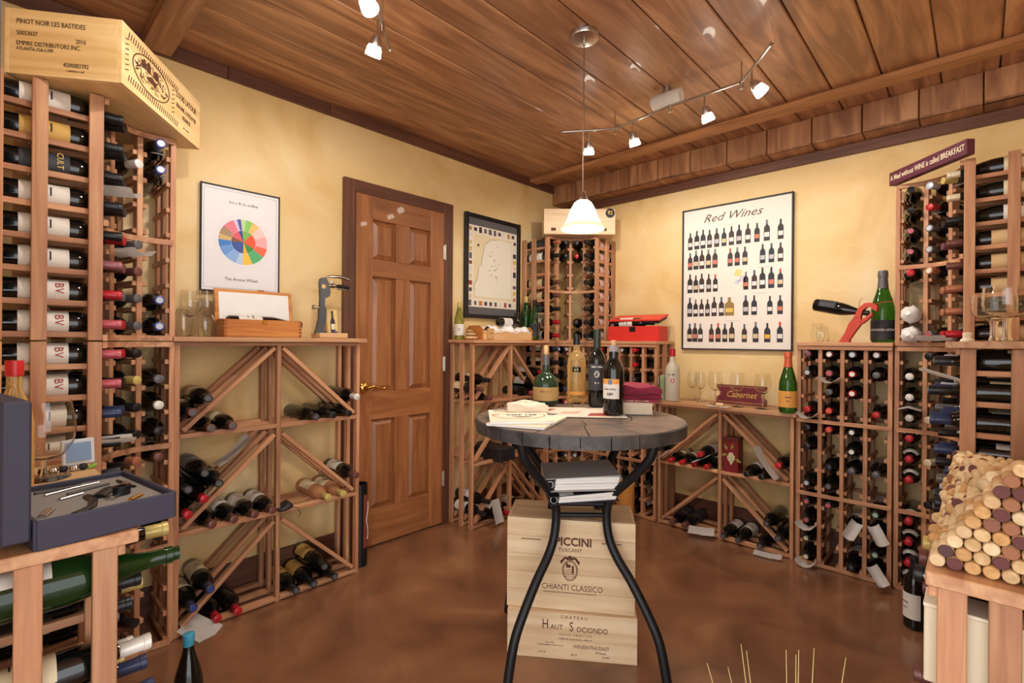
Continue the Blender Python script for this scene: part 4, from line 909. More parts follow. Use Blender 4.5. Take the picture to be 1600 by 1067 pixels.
for x, y, w_, h_, cc in ((.025, .02, .05, .05, (214, 206, 130)), (.05, -.02, .045, .05, (206, 196, 206)), (.07, -.06, .04, .04, (222, 206, 150)), (.02, -.04, .03, .03, (196, 196, 214))):
    obj('printed_map', prism([(-w_/2, -h_/3), (w_/3, -h_/2), (w_/2, h_/4), (0, h_/2), (-w_/3, h_/5)], .0004), paint(cc), PR, T3(x, y, .0122))
# framed panel on the near wall, seen almost edge on
FP = thing('framed_picture', 'narrow glass-fronted frame hanging above the corkscrew set', 'picture', frame_m((-1.35, -.02, 1.66), (-1, 0, 0), (0, 0, 1)))
obj('backing', box(.5, .74, .05, 0), paint((196, 206, 196)), FP, T3(0, 0, -.025)); pframe(FP, .5, .74, .014, .026, paint((60, 66, 70)))

# ------------------------------------------------------------ sign boards
a = Vector((-.318, 3.075)); b = Vector((-.03, 2.765)); dv = b-a; L = dv.length
sg = thing('sign_board', 'burgundy sign board about wine and breakfast resting on the right corner rack', 'sign', T3((a.x+b.x)/2, (a.y+b.y)/2, 1.986) @ rz(math.degrees(math.atan2(dv.y, dv.x))))
obj('board', box(L, .035, .064, .002), paint((92, 38, 56), .5), sg, T3(0, 0, .032)); text('A Meal without WINE is called BREAKFAST', .036, sg, FR(0, -.0178, .032), paint((230, 214, 176)), sx=.62, bold=.0003)
sg = thing('sign_plaque', 'burgundy Cabernet plaque with scalloped ends standing on the low rack', 'sign', frame_m((-1.085, 3.24, .8165), (1, 0, 0), (0, .12, 1)))
ou = [(-.15, 0), (.15, 0), (.15, .035), (.13, .052), (.13, .07), (.15, .085), (.15, .118), (-.15, .118), (-.15, .085), (-.13, .07), (-.13, .052), (-.15, .035)]
obj('board', prism(ou, .012), paint((112, 36, 46), .45), sg); obj('gilt_line', tube([(x*.93, .059+(y-.059)*.82, .0125) for x, y in ou], .0012, 5, closed=True), goldp, sg); text('Cabernet', .056, sg, T3(0, .058, .0125), goldp, shear=.3, sx=.85)

# ------------------------------------------------------------ glasses
GL = {}
def wglass(name, label, M, h=.2, r=.04, kind='wine', grp=None, inv=False):
    hs = h*.42; th = .0012
    g = thing(name, label, 'glass', M @ (T3(0, 0, h) @ rx(180) if inv else Matrix.Identity(4)), grp)
    o = [(.004, hs), (r*.55, hs+h*.05), (r*.92, hs+h*.16), (r, hs+h*.26), (r*.95, hs+h*.40), (r*.78, h)]
    if kind == 'goblet': o = [(.012, hs), (r*.6, hs+h*.04), (r*.93, hs+h*.15), (r, hs+h*.28), (r*.98, hs+h*.44), (r*.93, h)]
    if kind == 'balloon': hs = h*.24; o = [(.006, hs), (r*.6, hs+h*.05), (r*.9, hs+h*.2), (r, hs+h*.36), (r*.97, hs+h*.5), (r*.84, h)]
    if kind == 'stemless': hs = .002; o = [(.0, .001), (r*.7, .003), (r*.95, h*.25), (r, h*.45), (r*.9, h*.75), (r*.72, h)]
    pr = o+[(max(a-th, 0), b) for a, b in o[::-1]]
    pr[-1] = (0, o[0][1]+.003); pr = [(0, o[0][1])]+pr
    obj('bowl', lathe(pr, 28, 'gl%s%.3f%.3f' % (kind, h, r), 60), clear, g)
    if kind != 'stemless':
        sr = .0035 if kind == 'wine' else .006 if kind == 'balloon' else .010
        obj('stem', lathe([(sr*1.4, .006), (sr, .02), (sr, hs*.8), (sr*1.3, hs)], 14, 'gs%s%.3f' % (kind, h)), clear, g); obj('foot', lathe([(0, 0), (r*.85, 0), (r*.85, .0015), (r*.3, .0045), (sr, .007), (0, .008)], 28, 'gf%s%.3f%.3f' % (kind, h, r)), clear, g)
    return g
SH = .816
wglass('wine_glass', 'slender stem glass beside the frosted bottle on the low rack', T3(-1.40, 3.24, SH), .19, .032); wglass('wine_glass', 'stem glass between the frosted bottle and the Cabernet plaque', T3(-1.33, 3.21, SH), .19, .034)
for x, y in ((-1.20, 3.12), (-1.06, 3.10)): wglass('wine_glass', 'wide bowled stem glass standing in front of the Cabernet plaque', T3(x, y, SH), .205, .043, grp='glasses before the plaque')
wglass('wine_glass', 'large bowled stem glass right of the Cabernet plaque', T3(-.925, 3.12, SH), .205, .048)
wglass('wine_glass', 'small stem glass beside the green book and frosted bottle', T3(-1.535, 3.02, SH), .17, .03)
LT = 1.2095
wglass('stemless_glass', 'upside-down tumbler glass beside the wooden bottle box', T3(-2.40, .545, LT), .115, .034, 'stemless', inv=True); wglass('stemless_glass', 'upside-down tumbler glass touching the wooden bottle box', T3(-2.39, .622, LT), .10, .036, 'stemless', inv=True)
wglass('wine_glass', 'tall stem glass behind the tumblers on the left rack', T3(-2.47, .585, LT), .2, .042); wglass('wine_glass', 'stem glass against the wall behind the tumblers', T3(-2.51, .66, LT), .21, .036)
wglass('wine_glass', 'stem glass at the end of the board below the framed map', T3(-2.335, 2.745, LT), .2, .033); wglass('wine_glass', 'faint stem glass behind the linen tray below the framed map', T3(-2.537, 2.735, LT), .21, .030)
wglass('stemless_glass', 'tumbler glass beside the balanced bottle on the four-column rack', T3(-.655, 3.17, LT), .105, .036, 'stemless'); wglass('stemless_glass', 'smaller tumbler glass near the lobster holder', T3(-.62, 3.11, LT), .085, .032, 'stemless')
wglass('goblet', 'heavy footed goblet on the shelf nearest the corner rack', T3(.035, 2.36, 1.2115), .165, .06, 'goblet'); wglass('goblet', 'heavy footed goblet on the shelf above the cork heap', T3(.062, 2.20, 1.2115), .175, .06, 'goblet')
tag(obj('glass_stopper', lathe([(0, 0), (.02, 0), (.018, .008), (.012, .012), (.013, .03), (.0, .032)], 16), cream, None, T3(-.03, 2.28, 1.2115)), 'small cream glass stopper beside the footed goblet', 'stopper')
g = wglass('large_wine_glass', 'big balloon wine glass beside the corkscrew set', T3(-1.80, .095, .8265), .205, .066, 'balloon')

# ------------------------------------------------------------ things on the left rack
p = thing('wooden_bottle_box', 'open varnished wooden box with dovetailed corners holding a bottle', 'box', T3(-2.43, .858, LT) @ rz(90))
for k, (a, b) in enumerate((((-.165, -.05), (.165, -.05)), ((-.165, .05), (.165, .05)), ((-.165, -.05), (-.165, .05)), ((.165, -.05), (.165, .05)))): bar('side', p, (a[0], a[1], .04), (b[0], b[1], .04), .008, .08, boxw)
bar('base', p, (-.165, 0, .004), (.165, 0, .004), .1, .008, boxw)
for s in (-1, 1):
    for k in range(5): obj('dovetail', box(.014, .0105, .008, 0), paint((150, 84, 38)), p, T3(s*.162, -.05, .008+k*.016))
obj('clasp', box(.02, .004, .016), brass, p, T3(0, -.056, .07))
ld = obj('lid', box(.345, .012, .155, .002), boxw, p, T3(0, .075, .145) @ rx(-8)); obj('lining', box(.31, .003, .125, 0), whitep, ld, T3(0, -.0065, 0)); obj('clasp', box(.03, .01, .006), brass, ld, T3(.03, 0, .08))
bottle(T3(-2.43, .705, LT+.083) @ Matrix(((0, 0, 0, 0), (0, 0, 0, 0), (0, 0, 0, 0), (0, 0, 0, 1))) if False else frame_m((-2.43, .722, LT+.066), (1, 0, 0), (0, 0, 1)) @ Matrix.Identity(4) @ Matrix(((1, 0, 0, 0), (0, 1, 0, 0), (0, 0, -1, 0), (0, 0, 0, 1))) if False else Matrix(((0, 1, 0, -2.43), (0, 0, 1, .718), (1, 0, 0, LT+.064), (0, 0, 0, 1))), 'in the open wooden box', None, 'slim', cap='black', lab='white', capl='long', lroll=R(30), label='black bottle with white script label lying in the open wooden box')
# lever corkscrew
cs = thing('lever_corkscrew', 'grey lever corkscrew on a tall stand with chrome handle and wooden base', 'corkscrew', T3(-2.42, 1.165, LT) @ rz(90))
obj('base', box(.15, .10, .026, .003), palew, cs, T3(.025, 0, .013))
st_p = [(-.055, .026), (.005, .026), (.003, .034), (-.012, .04), (.0, .09), (.002, .15), (-.006, .16), (-.006, .2), (.02, .215), (.022, .255), (.012, .262), (.012, .285), (.002, .305), (-.018, .307), (-.028, .30), (-.032, .28), (-.028, .2), (-.03, .16), (-.034, .15), (-.034, .1), (-.045, .05)]
obj('stand', prism(st_p, .022), paint((74, 78, 84), .35), cs, T3(0, .011, 0) @ rx(90)); obj('clamp_knob', lathe([(0, 0), (.006, 0), (.006, .02), (.012, .022), (.012, .03), (0, .03)], 12), nickel, cs, T3(-.034, 0, .155) @ ry(-90))
obj('stand_window', lathe([(0, 0), (.011, 0), (.011, .0235), (0, .0235)], 18), paint((222, 190, 120)), cs, T3(-.014, .012, .262) @ rx(90))
obj('lever', tube([(-.01, 0, .30), (.02, 0, .316), (.06, 0, .32), (.1, 0, .316), (.135, 0, .308)], .006, 8, [.005, .007, .009, .009, .004]), silver, cs)
obj('barrel', lathe([(0, 0), (.012, 0), (.013, .03), (.008, .04), (0, .04)], 14), silver, cs, T3(.015, 0, .27) @ ry(90)); obj('handle', tube([(.05, 0, .268), (.07, 0, .27), (.1, 0, .268), (.13, 0, .264)], .01, 10, [.006, .010, .011, .009]), black, cs)
obj('handle_trim', tube([(.06, 0, .259), (.1, 0, .256), (.135, 0, .259)], .005, 8), silver, cs); obj('jaw', tube([(.02, 0, .27), (.022, 0, .245), (.03, 0, .235)], .004, 8), silver, cs); obj('crank', tube([(.03, 0, .28), (.03, 0, .3)], .005, 8), silver, cs)
pt = thing('bottle_plaque', 'small yellow plaque painted with a wine bottle and grapes by the door', 'plaque', frame_m((-2.50, 1.245, LT), (0, 1, 0), (-.15, 0, 1)))
obj('board', box(.062, .155, .012, .003), paint((224, 196, 128)), pt, T3(0, .0775, .006)); obj('painted_bottle', prism([(-.012, .02), (.012, .02), (.012, .09), (.005, .11), (.005, .145), (-.005, .145), (-.005, .11), (-.012, .09)], .003), paint((62, 44, 66)), pt, T3(0, 0, .012)); obj('painted_label', box(.02, .03, .001, 0), cream, pt, T3(0, .06, .016))
for i in range(9): obj('painted_grape', lathe([(0, 0), (.0055, .001), (.004, .004), (0, .005)], 8, 'pg'), paint((112, 84, 140)), pt, T3(-.01+(i % 3)*.011+(i//3)*.004, .014+(i//3)*.009, .014))

# ------------------------------------------------------------ things on the rack below the map
bottle(T3(-2.50, 2.125, LT), 'on the board', None, 'burgundy', cap='gold', lab='white', glass=yglass, lroll=math.atan2(-2.03, 2.40), label='yellow-green white wine bottle with white label standing by the door', scale=.82, text_lab=('V', .03, ink))
for i, (x, y, z, sx_, sy_, sz_) in enumerate(((-2.42, 2.165, .013, .032, .055, .013), (-2.425, 2.16, .037, .03, .042, .011), (-2.43, 2.155, .057, .022, .03, .009))):
    bm = bmesh.new(); bmesh.ops.create_icosphere(bm, subdivisions=2, radius=1)
    for v in bm.verts: v.co = Vector((v.co.x*sx_, v.co.y*sy_, v.co.z*sz_*(1.0)))
    tag(obj('stone', smooth(from_bm('stone', bm), 90), paint(((206, 172, 128), (196, 160, 116), (188, 150, 104))[i]), None, T3(x, y, LT+z)), ('largest flat beige stone at the bottom of the small stack', 'middle beige stone of the small stack', 'smallest beige stone on top of the small stack')[i], 'stone')
p = thing('wooden_crate_tray', 'wooden box tray lined with crumpled linen below the framed map', 'tray', T3(-2.45, 2.465, LT) @ rz(90))
bar('front', p, (-.24, -.075, .032), (.24, -.075, .032), .01, .064, palew); bar('back', p, (-.24, .075, .032), (.24, .075, .032), .01, .064, palew); bar('base', p, (-.24, 0, .005), (.24, 0, .005), .14, .01, palew)
for s in (-1, 1): obj('end', prism([(-.08, 0), (.08, 0), (.08, .07), (.05, .095), (-.05, .095), (-.08, .07)], .012), boxw, p, T3(s*.246-.006, 0, 0) @ rz(90) @ rx(90))
obj('plaque', box(.06, .008, .07, .002), paint((196, 156, 104)), p, T3(-.18, -.085, .042)); squiggle(p, FR(-.18, -.0895, .045), .04, .006, brand, 28)
bm = bmesh.new(); bmesh.ops.create_grid(bm, x_segments=30, y_segments=14, size=1)
for v in bm.verts:
    x, y = v.co.x, v.co.y; v.co = Vector((.02+x*.2, y*.082, .075+.016*math.sin(7*x+3*y)*math.cos(5*y)+.010*math.sin(17*x)*math.sin(6*y)+.012*(1-y*y)-(.018 if abs(y) > .9 else 0)))
bmesh.ops.solidify(bm, geom=bm.faces[:], thickness=.003)
tag(obj('linen_cloth', smooth(from_bm('linen', bm), 80), whitep, None, T3(-2.45, 2.465, LT) @ rz(90)), 'crumpled white linen cloth filling the wooden tray', 'cloth')
bottle(Matrix(((0, 1, 0, -2.46), (0, 0, 1, 2.45), (1, 0, 0, LT+.128), (0, 0, 0, 1))), 'on linen', None, 'bordeaux', cap='black', lab='white', label='dark bottle lying on the white linen cloth in the tray', scale=.8)
bottle(T3(-2.40, 2.772, LT), 'on the board', None, 'burgundy', cap='black', lab='dark', glass=gglass, lroll=math.atan2(-2.83, 2.33), label='dark green bottle standing beside the stem glass below the framed map'); bottle(T3(-2.49, 2.776, LT), 'on the board', None, 'slim', cap='gold', lab=None, glass=gglass, label='slim green bottle standing behind the stem glass below the framed map')

# ------------------------------------------------------------ back wall things
rb = thing('red_gift_box', 'open red gift box with black lining on the rack top', 'box', T3(-1.77, 3.16, LT) @ rz(3))
for a, b in (((-.19, -.07), (.19, -.07)), ((-.19, .07), (.19, .07)), ((-.19, -.07), (-.19, .07)), ((.19, -.07), (.19, .07))): bar('side', rb, (a[0], a[1], .052), (b[0], b[1], .052), .008, .104, paint((214, 52, 44), .4))
bar('base', rb, (-.19, 0, .004), (.19, 0, .004), .14, .008, paint((214, 52, 44), .4)); bar('lining', rb, (-.18, 0, .09), (.18, 0, .09), .12, .01, dark)
ld = obj('lid', box(.39, .152, .012, .002), paint((226, 62, 50), .4), rb, T3(0, .012, .165) @ rx(16)); obj('lid_lining', box(.37, .14, .02, .002), dark, ld, T3(0, 0, -.015)); obj('clasp', box(.045, .003, .035, .001), black, rb, T3(0, -.0755, .083))
bottle(Matrix(((0, 0, 1, -1.93), (0, 1, 0, 3.14), (-1, 0, 0, LT+.128), (0, 0, 0, 1))), 'in the red box', None, 'bordeaux', cap='black', lab='white', lroll=R(-90), label='dark bottle lying in the open red gift box')
vk = custom('vodka_bottle', 'frosted vodka bottle with red cap on the low rack', -1.47, 3.09, SH, [('glass', [(0, .006), (.036, 0), (.045, .004), (.047, .012), (.047, .205), (.042, .228), (.028, .248), (.0185, .262), (.017, .31), (0, .31)], frost, 0, 360), ('cap', [(.0178, .295), (.0188, .295), (.0182, .345), (0, .346)], CAPS['red'], 0, 360)])
squiggle(vk, frame_m((.0478, 0, .178), (0, 1, 0), (0, 0, 1)), .05, .014, ink, 29)
obj('shield', prism([(-.011, .012), (.011, .012), (.011, -.004), (0, -.015), (-.011, -.004)], .0008), CAPS['red'], vk, frame_m((.0474, 0, .135), (0, 1, 0), (0, 0, 1))); obj('shield_mark', box(.008, .0008, .012, 0), whitep, vk, frame_m((.0486, 0, .135), (0, 1, 0), (0, 0, 1)) @ rx(90))
bk = thing('book', 'upright pale green book behind the frosted vodka bottle', 'book', T3(-1.545, 3.15, SH) @ rz(2)); obj('cover', box(.03, .12, .165, .002), paint((148, 176, 132)), bk, T3(0, 0, .0825)); obj('pages', box(.022, .118, .157, 0), cream, bk, T3(.0, .003, .0845))
note(T3(-1.14, 3.0, SH+.0015) @ rz(-4), .13, .05, .001, 'white slip under the cork on the low rack', seed=70)
tag(obj('wine_cork', lathe([(0, -.022), (.0095, -.022), (.011, -.02), (.011, .02), (.0095, .022), (0, .022)], 14, 'corkmesh_'), palew, None, T3(-1.13, 3.01, SH+.014) @ ry(90)), 'single orange cork lying on a white slip before the plaque', 'cork')
bottle(T3(-.775, 3.06, SH), '', None, 'champagne', cap='orange', lab='orange', glass=gglass, lroll=math.atan2(-3.06, .775), label='green champagne bottle with orange label standing on the low rack', scale=1.06, capl='long')
# green magnum, lobster holder with balanced bottle
bottle(T3(-.365, 3.175, LT), '', None, 'champagne', cap='grey', lab='dark', glass=gglass, lroll=math.atan2(-3.175, .365), label='large green sparkling wine magnum on the four-column rack', scale=1.17, capl='long', text_lab=('ROEDERER ESTATE', .0125, whitep), labz=(.012, .098))
lo = thing('lobster_bottle_holder', 'red wooden lobster holder balancing a wine bottle', 'bottle holder', T3(-.50, 3.07, LT) @ rz(-8))
body = [(-.035, 0), (.02, 0), (.025, .012), (.0, .012), (.045, .065), (.075, .11), (.1, .135), (.125, .145), (.13, .175), (.115, .195), (.085, .20), (.05, .18), (.035, .155), (.03, .13), (.01, .10), (-.005, .06), (-.035, .015)]
redw = paint((196, 66, 48), .45)
obj('body', prism([(-.035, 0), (.012, 0), (.012, .014), (.04, .06), (.07, .105), (.058, .13), (.03, .128), (.008, .095), (-.008, .05)], .03), redw, lo, T3(.0, .015, 0) @ rx(90))
obj('claw', prism([(.028, .122), (.05, .175), (.08, .2), (.11, .2), (.132, .182), (.128, .155), (.115, .165), (.105, .18), (.085, .178), (.068, .16), (.06, .128)], .03), redw, lo, T3(0, .015, 0) @ rx(90))
obj('claw', prism([(.058, .105), (.09, .135), (.108, .15), (.112, .138), (.09, .115), (.068, .095)], .03), redw, lo, T3(0, .015, 0) @ rx(90))
obj('antenna', tube([(.05, 0, .18), (.052, 0, .21), (.066, 0, .228)], .0015, 5), redw, lo); obj('antenna', tube([(.115, -.012, .19), (.16, -.02, .2), (.2, -.025, .2)], .0015, 5), redw, lo)
bd = Vector((.235, -.03, -.055)).normalized()
bottle(dirm((-.655, 3.095, LT+.205), bd), '', None, 'burgundy', cap='black', lab='dark', label='dark bottle balanced in the red lobster holder', scale=.85)
# orange cylinder by the corner rack
p = thing('wooden_cylinder', 'orange wooden bottle cylinder standing behind the crates', 'canister', T3(-1.72, 2.93, 0)); obj('body', lathe([(0, 0), (.058, 0), (.06, .003), (.06, .245), (0, .245)], 26), paint((206, 142, 72), .45), p); obj('lid', lathe([(0, .245), (.061, .245), (.061, .262), (.058, .265), (0, .265)], 26), paint((214, 154, 84), .45), p)
ca = math.atan2(-2.93, 1.72); obj('finger_hole', lathe([(0, 0), (.009, 0), (.009, .002), (0, .002)], 14), black, p, rz(math.degrees(ca)+14) @ T3(.0595, 0, .11) @ ry(90)); obj('sticker', box(.002, .022, .035, 0), paint((150, 160, 166)), p, rz(math.degrees(ca)-14) @ T3(.0598, 0, .10))
# floor bottles
bottle(T3(-1.745, .416, .001), '', None, 'burgundy', cap='teal', lab=None, label='dark wine bottle with bright blue capsule standing on the floor', scale=1.0, capl='short', pose='standing')
bottle(T3(-.195, 2.70, .001), '', None, 'bordeaux', cap='black', lab='white', label='dark wine bottle with white label standing on the floor by the right corner rack', lroll=math.atan2(-2.7, .195)-.9, scale=1.0, capl='long')
# ------------------------------------------------------------ corkscrew set, glass, gadget on the near left rack
cx_, cy_ = -1.30, .158
tr = thing('corkscrew_set', 'open navy corkscrew set box with grey foam and black tools', 'corkscrew set', T3(-1.379, .14, .818) @ rz(9))
tw, td, thh = .29, .218, .054
for a, b in (((-tw/2, -td/2), (tw/2, -td/2)), ((-tw/2, td/2), (tw/2, td/2)), ((-tw/2, -td/2), (-tw/2, td/2)), ((tw/2, -td/2), (tw/2, td/2))): bar('box_side', tr, (a[0], a[1], thh/2), (b[0], b[1], thh/2), .008, thh, navy)
bar('box_base', tr, (-tw/2, 0, .004), (tw/2, 0, .004), td, .008, navy); obj('foam_insert', box(tw-.01, td-.01, .034, .001), foam, tr, T3(0, 0, .026))
fz = .0455
for n, P, r_, m_ in (('lever_arm', [(.12, -.05, 0), (.09, -.015, 0), (.04, .0, 0), (.0, .0, 0)], .008, black), ('corkscrew_body', [(.03, .01, 0), (.0, .03, 0), (-.02, .045, 0)], .014, black), ('corkscrew_lever', [(.06, .02, 0), (.03, .055, 0), (-.02, .065, 0), (-.05, .085, 0)], .009, silver),
        ('pourer', [(-.08, -.05, 0), (-.1, .0, 0), (-.11, .05, 0)], .004, silver), ('foil_knife', [(-.11, -.06, 0), (-.12, .02, 0)], .005, black), ('thermometer', [(-.05, -.02, 0), (-.075, .06, 0)], .004, black), ('stopper', [(-.02, -.04, 0), (-.035, .0, 0)], .006, silver), ('bottle_opener', [(.0, .085, 0), (-.09, .08, 0)], .004, black), ('spoon', [(.09, -.09, 0), (.05, -.07, 0)], .008, silver), ('foil_cutter', [(.08, .07, 0), (.10, .045, 0)], .006, brass)):
    obj(n, tube([(a, b, fz) for a, b, _ in P], r_, 8, flat=.5), m_, tr)
obj('corkscrew_ring', lathe([(.008, 0), (.016, 0), (.016, .02), (.008, .02)], 18), black, tr, T3(.035, .05, fz-.004))
lidm = T3(.0, -td/2-.03, thh/2)
obj('lid', box(tw, .04, .25, .004), navy, tr, T3(0, -td/2-.026, .145))
cb = tag(obj('cardboard_sheet', box(.34, .2, .008, .001), paint((206, 168, 120)), None, T3(-1.80, .105, .822) @ rz(2)), 'flat cardboard carton lid under the balloon glass', 'cardboard'); 
for o_ in [g]: o_.matrix_basis = T3(-1.80, .095, .8265)
ga = thing('digital_thermometer', 'small silver digital display standing on the cardboard', 'gadget', T3(-1.93, .175, .8265) @ rz(100)); obj('case', box(.075, .014, .075, .003), paint((206, 210, 216), .3), ga, T3(0, 0, .0375) @ rx(-8)); obj('screen', box(.056, .002, .054, 0), paint((128, 156, 190), .15), ga, T3(0, -.0085, .039) @ rx(-8))
ke = thing('keychain', 'bunch of corkscrew charms and keys with green tag on the cardboard', 'keys', T3(-1.845, .14, .8275))
for i in range(5): obj('charm', lathe([(0, 0), (.008, .001), (.011, .008), (.008, .016), (0, .017)], 10, 'charm'), silver if i % 2 else dark, ke, T3(-.0+.004*(i % 2), -.045+i*.021, 0))
obj('green_tag', box(.018, .02, .006, .002), paint((140, 200, 60)), ke, T3(-.005, .06, .006) @ rx(25))
bm_ = custom('spirit_bottle', 'amber spirit bottle with red wax top beside the corkscrew set', -1.68, .036, .818+.009, [('glass', [(0, .006), (.028, 0), (.036, .004), (.037, .16), (.034, .19), (.024, .225), (.0145, .25), (.014, .3), (0, .3)], amber, 0, 360), ('wax_top', [(.0145, .28), (.0165, .282), (.0175, .31), (.0165, .318), (0, .318)], paint((206, 40, 44), .3), 0, 360)])

# ------------------------------------------------------------ corks
ckA = lathe([(0, -.0215), (.0095, -.0215), (.0108, -.020), (.0108, .020), (.0095, .0215), (0, .0215)], 12, None, 50)
stain = [paint(c_, .8) for c_ in ((104, 62, 60), (138, 92, 74), (88, 60, 62), (158, 108, 78))]
CKN = ('tan', 'pale', 'brown'); STN = ('plum', 'russet', 'dark purple', 'rosy brown')
corkm = [wood('cork_%d' % i, a, b, .85, (60, 60, 60), .1, .12) for i, (a, b) in enumerate((((196, 158, 108), (226, 196, 150)), ((206, 176, 130), (236, 212, 172)), ((180, 134, 82), (214, 170, 112))))]
ckm = []
for i in range(3):
    for si, s in enumerate([None]+stain):
        me = ckA.copy(); me.materials.append(corkm[i])
        if s:
            me.materials.append(s)
            for pz in me.polygons:
                if pz.center.z < -.0195: pz.material_index = 1
        ckm.append((me, '%s cork with %s stained end in the cork heap' % (CKN[i], STN[si-1]) if s else 'clean unstained %s cork in the cork heap' % CKN[i]))
rs = random.Random(77); CR = .0110; count = 0; filler = []
x_left = -.064; ztop = .818; nmax = 11
for j in range(24):
    y = 1.142+j*.0425; kmax = max(2, round(9.5-8*(j/23)**.8))
    for k in range(kmax):
        n = nmax-k
        for i in range(n):
            x = x_left+CR+.002+i*(2*CR+.0004)+k*(CR+.0002); z = ztop+CR+k*CR*1.742
            if x > CX-.015 or (j >= 17 and x > .08): continue
            surf = j == 0 or i == 0 or (k == kmax-1 and i < 3)
            if not surf: filler.append((x, y, z)); continue
            if count >= 300: filler.append((x, y, z)); continue
            me, st__ = rs.choice(ckm) if rs.random() < .62 else ckm[5*rs.randrange(3)]
            top = k >= kmax-1
            M = T3(x, y+rs.uniform(-.003, .003)*(j > 0), z+(.0 if not top else .0)) @ rx(-90)
            if top and j > 1: M = T3(x, y, z+.004) @ rz(rs.uniform(-50, 50)) @ rx(-90+rs.uniform(-10, 10))
            if j > 1 and not top and rs.random() < .35: M = T3(x-.003, y, z+.003) @ rz(rs.uniform(-28, 28)) @ rx(-90+rs.uniform(-12, 12))
            o = bpy.data.objects.new('wine_cork', me); C.objects.link(o); o.matrix_basis = M; count += 1
            tag(o, st__, 'cork', 'corks in the heap on the low rack')
bm = bmesh.new()
for x, y, z in filler: bm.from_mesh(ckA) if False else None
bm.free()
vs, fs = [], []
base_v = [v.co.copy() for v in ckA.vertices]; base_f = [list(p_.vertices) for p_ in ckA.polygons]
for x, y, z in filler:
    o_ = len(vs); vs += [(x+v.x, y+v.z, z-v.y) for v in base_v]; fs += [[o_+i for i in f_] for f_ in base_f]
me = bpy.data.meshes.new('cork_fill'); me.from_pydata(vs, [], fs); smooth(me, 50)
o = obj('cork_heap', me, corkm[0], None, None, 'stuff'); o['label'] = 'packed corks inside the heap on the low rack'; o['category'] = 'corks'
p = thing('tin_can', 'red tin can with yellow lid behind the cork heap', 'can', T3(.14, 2.03, .818)); obj('body', lathe([(0, 0), (.042, 0), (.043, .003), (.043, .15), (0, .15)], 26), paint((176, 34, 40), .35), p); obj('lid', lathe([(0, .15), (.0445, .15), (.0445, .162), (.041, .164), (0, .160)], 26), paint((206, 170, 70), .35), p)

# ------------------------------------------------------------ dried grass in a vase at the foot of the frame
GX, GY = -.19, .80
gv = thing('dried_grass', 'dried grass stalks rising from a floor vase in front', 'plant', T3(GX, GY, 0))
obj('vase', lathe([(0, .0), (.06, 0), (.085, .06), (.09, .16), (.06, .27), (.04, .32), (.035, .32), (.05, .27), (.08, .16), (.075, .06), (0, .01)], 24), paint((120, 86, 60)), gv)
for tx, ty, tz in ((-.298, .751, .713), (-.275, .773, .707), (-.261, .787, .742), (-.255, .793, .732), (-.211, .834, .734), (-.20, .844, .727), (-.197, .847, .734), (-.18, .863, .737), (-.145, .897, .723)):
    dx_, dy_ = tx-GX, ty-GY
    obj('stalk', tube([(0, 0, .30), (dx_*.45, dy_*.45, .48), (dx_*.8, dy_*.8, .63), (dx_, dy_, tz)], .0012, 5, [.0016, .0014, .001, .0005]), paint((176, 156, 96)), gv)

# ------------------------------------------------------------ lamps
def light(name, typ, loc, e, rad=.03, col=(1, .93, .84), parent=None, rot=None, spot=None):
    l = bpy.data.lights.new(name, typ); l.energy = e; l.color = col; l.shadow_soft_size = rad
    o = bpy.data.objects.new(name, l); C.objects.link(o); o.location = loc
    if rot is not None: o.rotation_euler = rot
    if spot: l.spot_size = R(spot); l.spot_blend = .5
    if parent: o.parent = parent
    return o
PX, PY = -1.199, 1.685
p = thing('pendant_lamp', 'bell-shaped glass pendant lamp hanging over the round table', 'pendant lamp', T3(PX, PY, CH))
obj('canopy', lathe([(0, -.028), (.02, -.028), (.058, -.022), (.06, -.018), (.06, 0), (0, 0)], 30), nickel, p); obj('stem', tube([(0, 0, -.028), (0, 0, -.05)], .006, 8), nickel, p); obj('cord', tube([(0, 0, -.05), (0, 0, -.66)], .0028, 6), nickel, p)
obj('socket', lathe([(0, -.655), (.008, -.655), (.014, -.675), (.024, -.69), (.024, -.70), (0, -.70)], 18), nickel, p)
sp = [(.026, -.695), (.036, -.703), (.05, -.728), (.062, -.762), (.076, -.793), (.090, -.812)]
obj('glass_shade', lathe(sp[:5]+[(a-.003, b) for a, b in sp[:5][::-1]], 36, None, 60), shadeglass, p); obj('amber_rim', lathe([(.076, -.793), (.090, -.812), (.087, -.812), (.073, -.793)], 36, None, 60), amberrim, p)
obj('bulb', lathe([(0, -.70), (.014, -.71), (.024, -.745), (.018, -.772), (0, -.78)], 18), lampglass, p)
light('pendant_light', 'POINT', (0, 0, -.83), PEND_W, .04, parent=p)
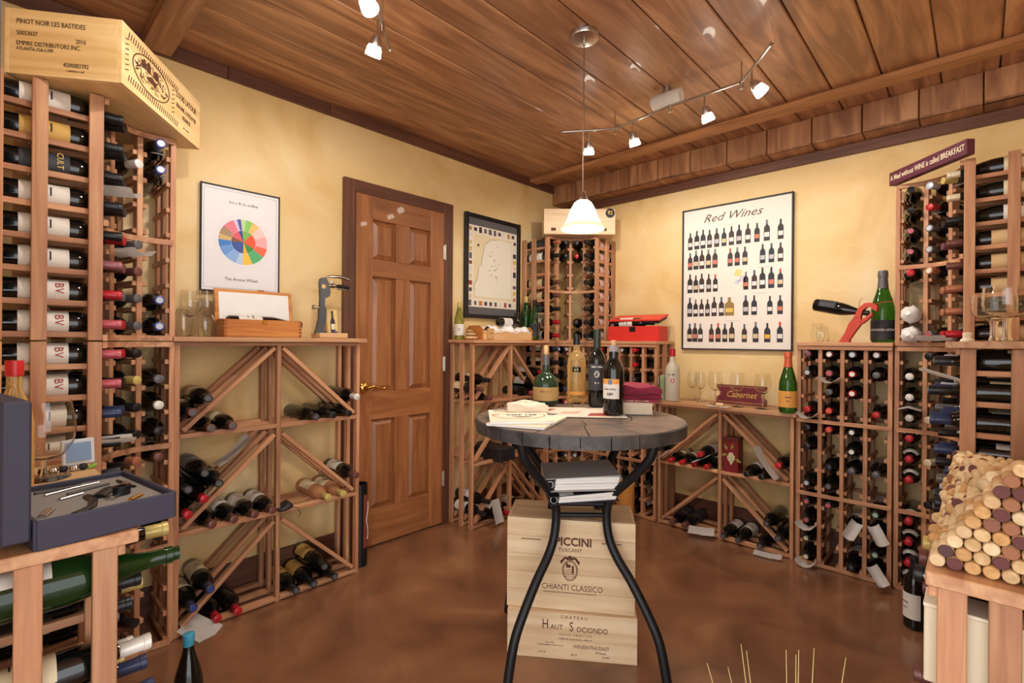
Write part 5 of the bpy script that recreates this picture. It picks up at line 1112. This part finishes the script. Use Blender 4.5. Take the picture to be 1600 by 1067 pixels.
def track(name, label, pts, heads, box_at=None):
    t = thing(name, label, 'track light', T3(0, 0, CH)); zr = -.095
    obj('rail', tube([(x, y, zr) for x, y in pts], .0065, 8), nickel, t)
    for x, y in (pts[0], pts[-1]): obj('end_cap', lathe([(0, 0), (.009, 0), (.006, .012), (0, .03)], 12, 'ecap'), nickel, t, dirm((x, y, zr), Vector((x, y, 0))-Vector((pts[1][0], pts[1][1], 0)) if (x, y) == pts[0] else Vector((x, y, 0))-Vector((pts[-2][0], pts[-2][1], 0))))
    for x, y in pts[1:-1]: obj('joint', lathe([(0, -.02), (.009, -.02), (.009, .02), (0, .02)], 12, 'joint'), nickel, t, T3(x, y, zr-.01)); 
    if box_at: obj('transformer', lathe([(0, -.075), (.034, -.075), (.036, -.07), (.036, .07), (.034, .075), (0, .075)], 20), paint((206, 196, 184), .5), t, T3(box_at[0], box_at[1], -.055) @ ry(90)); obj('standoff', tube([(box_at[0], box_at[1], -.03), (box_at[0], box_at[1], 0)], .02, 10), nickel, t)
    for x, y in (pts[0], pts[-1]) if not box_at else (): pass
    mx, my = pts[len(pts)//2]
    for x, y in ((pts[1][0], pts[1][1]), (pts[-2][0], pts[-2][1])): obj('standoff', tube([(x, y, zr), (x, y, 0)], .004, 6), nickel, t)
    for x, y, dx_, dy_, dz_ in heads:
        d_ = Vector((dx_, dy_, dz_)).normalized(); o_ = Vector((x, y, zr-.055))
        h = obj('lamp_head', lathe([(0, 0), (.012, 0), (.018, .012), (.025, .03), (.025, .036), (.019, .036), (0, .01)], 18, 'lh'), nickel, t, dirm(o_, d_))
        obj('stem', tube([(0, 0, 0), tuple((h.matrix_basis.inverted() @ Vector((x, y, zr))))], .004, 6), nickel, h)
        obj('glass_shade', lathe([(.019, .032), (.026, .045), (.029, .068), (.028, .072), (0, .073)], 20, 'lg', 70), lampglass, h)
        c_ = o_+d_*.10; light('track_bulb', 'SPOT', c_, LAMP_W, .025, parent=t, rot=d_.to_track_quat('-Z', 'Y').to_euler(), spot=155)
track('track_light', 'nickel track light with four heads across the middle of the ceiling', [(-1.715, 2.21), (-1.473, 2.37), (-1.133, 2.33), (-.792, 2.335), (-.605, 2.115)],
      [(-1.60, 2.30, -.25, .4, -1), (-1.36, 2.36, .0, .5, -1), (-.96, 2.335, .15, .45, -1), (-.72, 2.25, .5, .25, -.7)], (-1.15, 2.332))
track('track_light', 'nickel track light with three heads above the left rack', [(-1.746, 1.104), (-1.633, .999), (-1.548, .898), (-1.43, .70), (-1.38, .50)], [(-1.625, .975, -.5, 0, -1), (-1.46, .82, .45, .2, -1), (-1.39, .56, -.35, -.35, -1)])
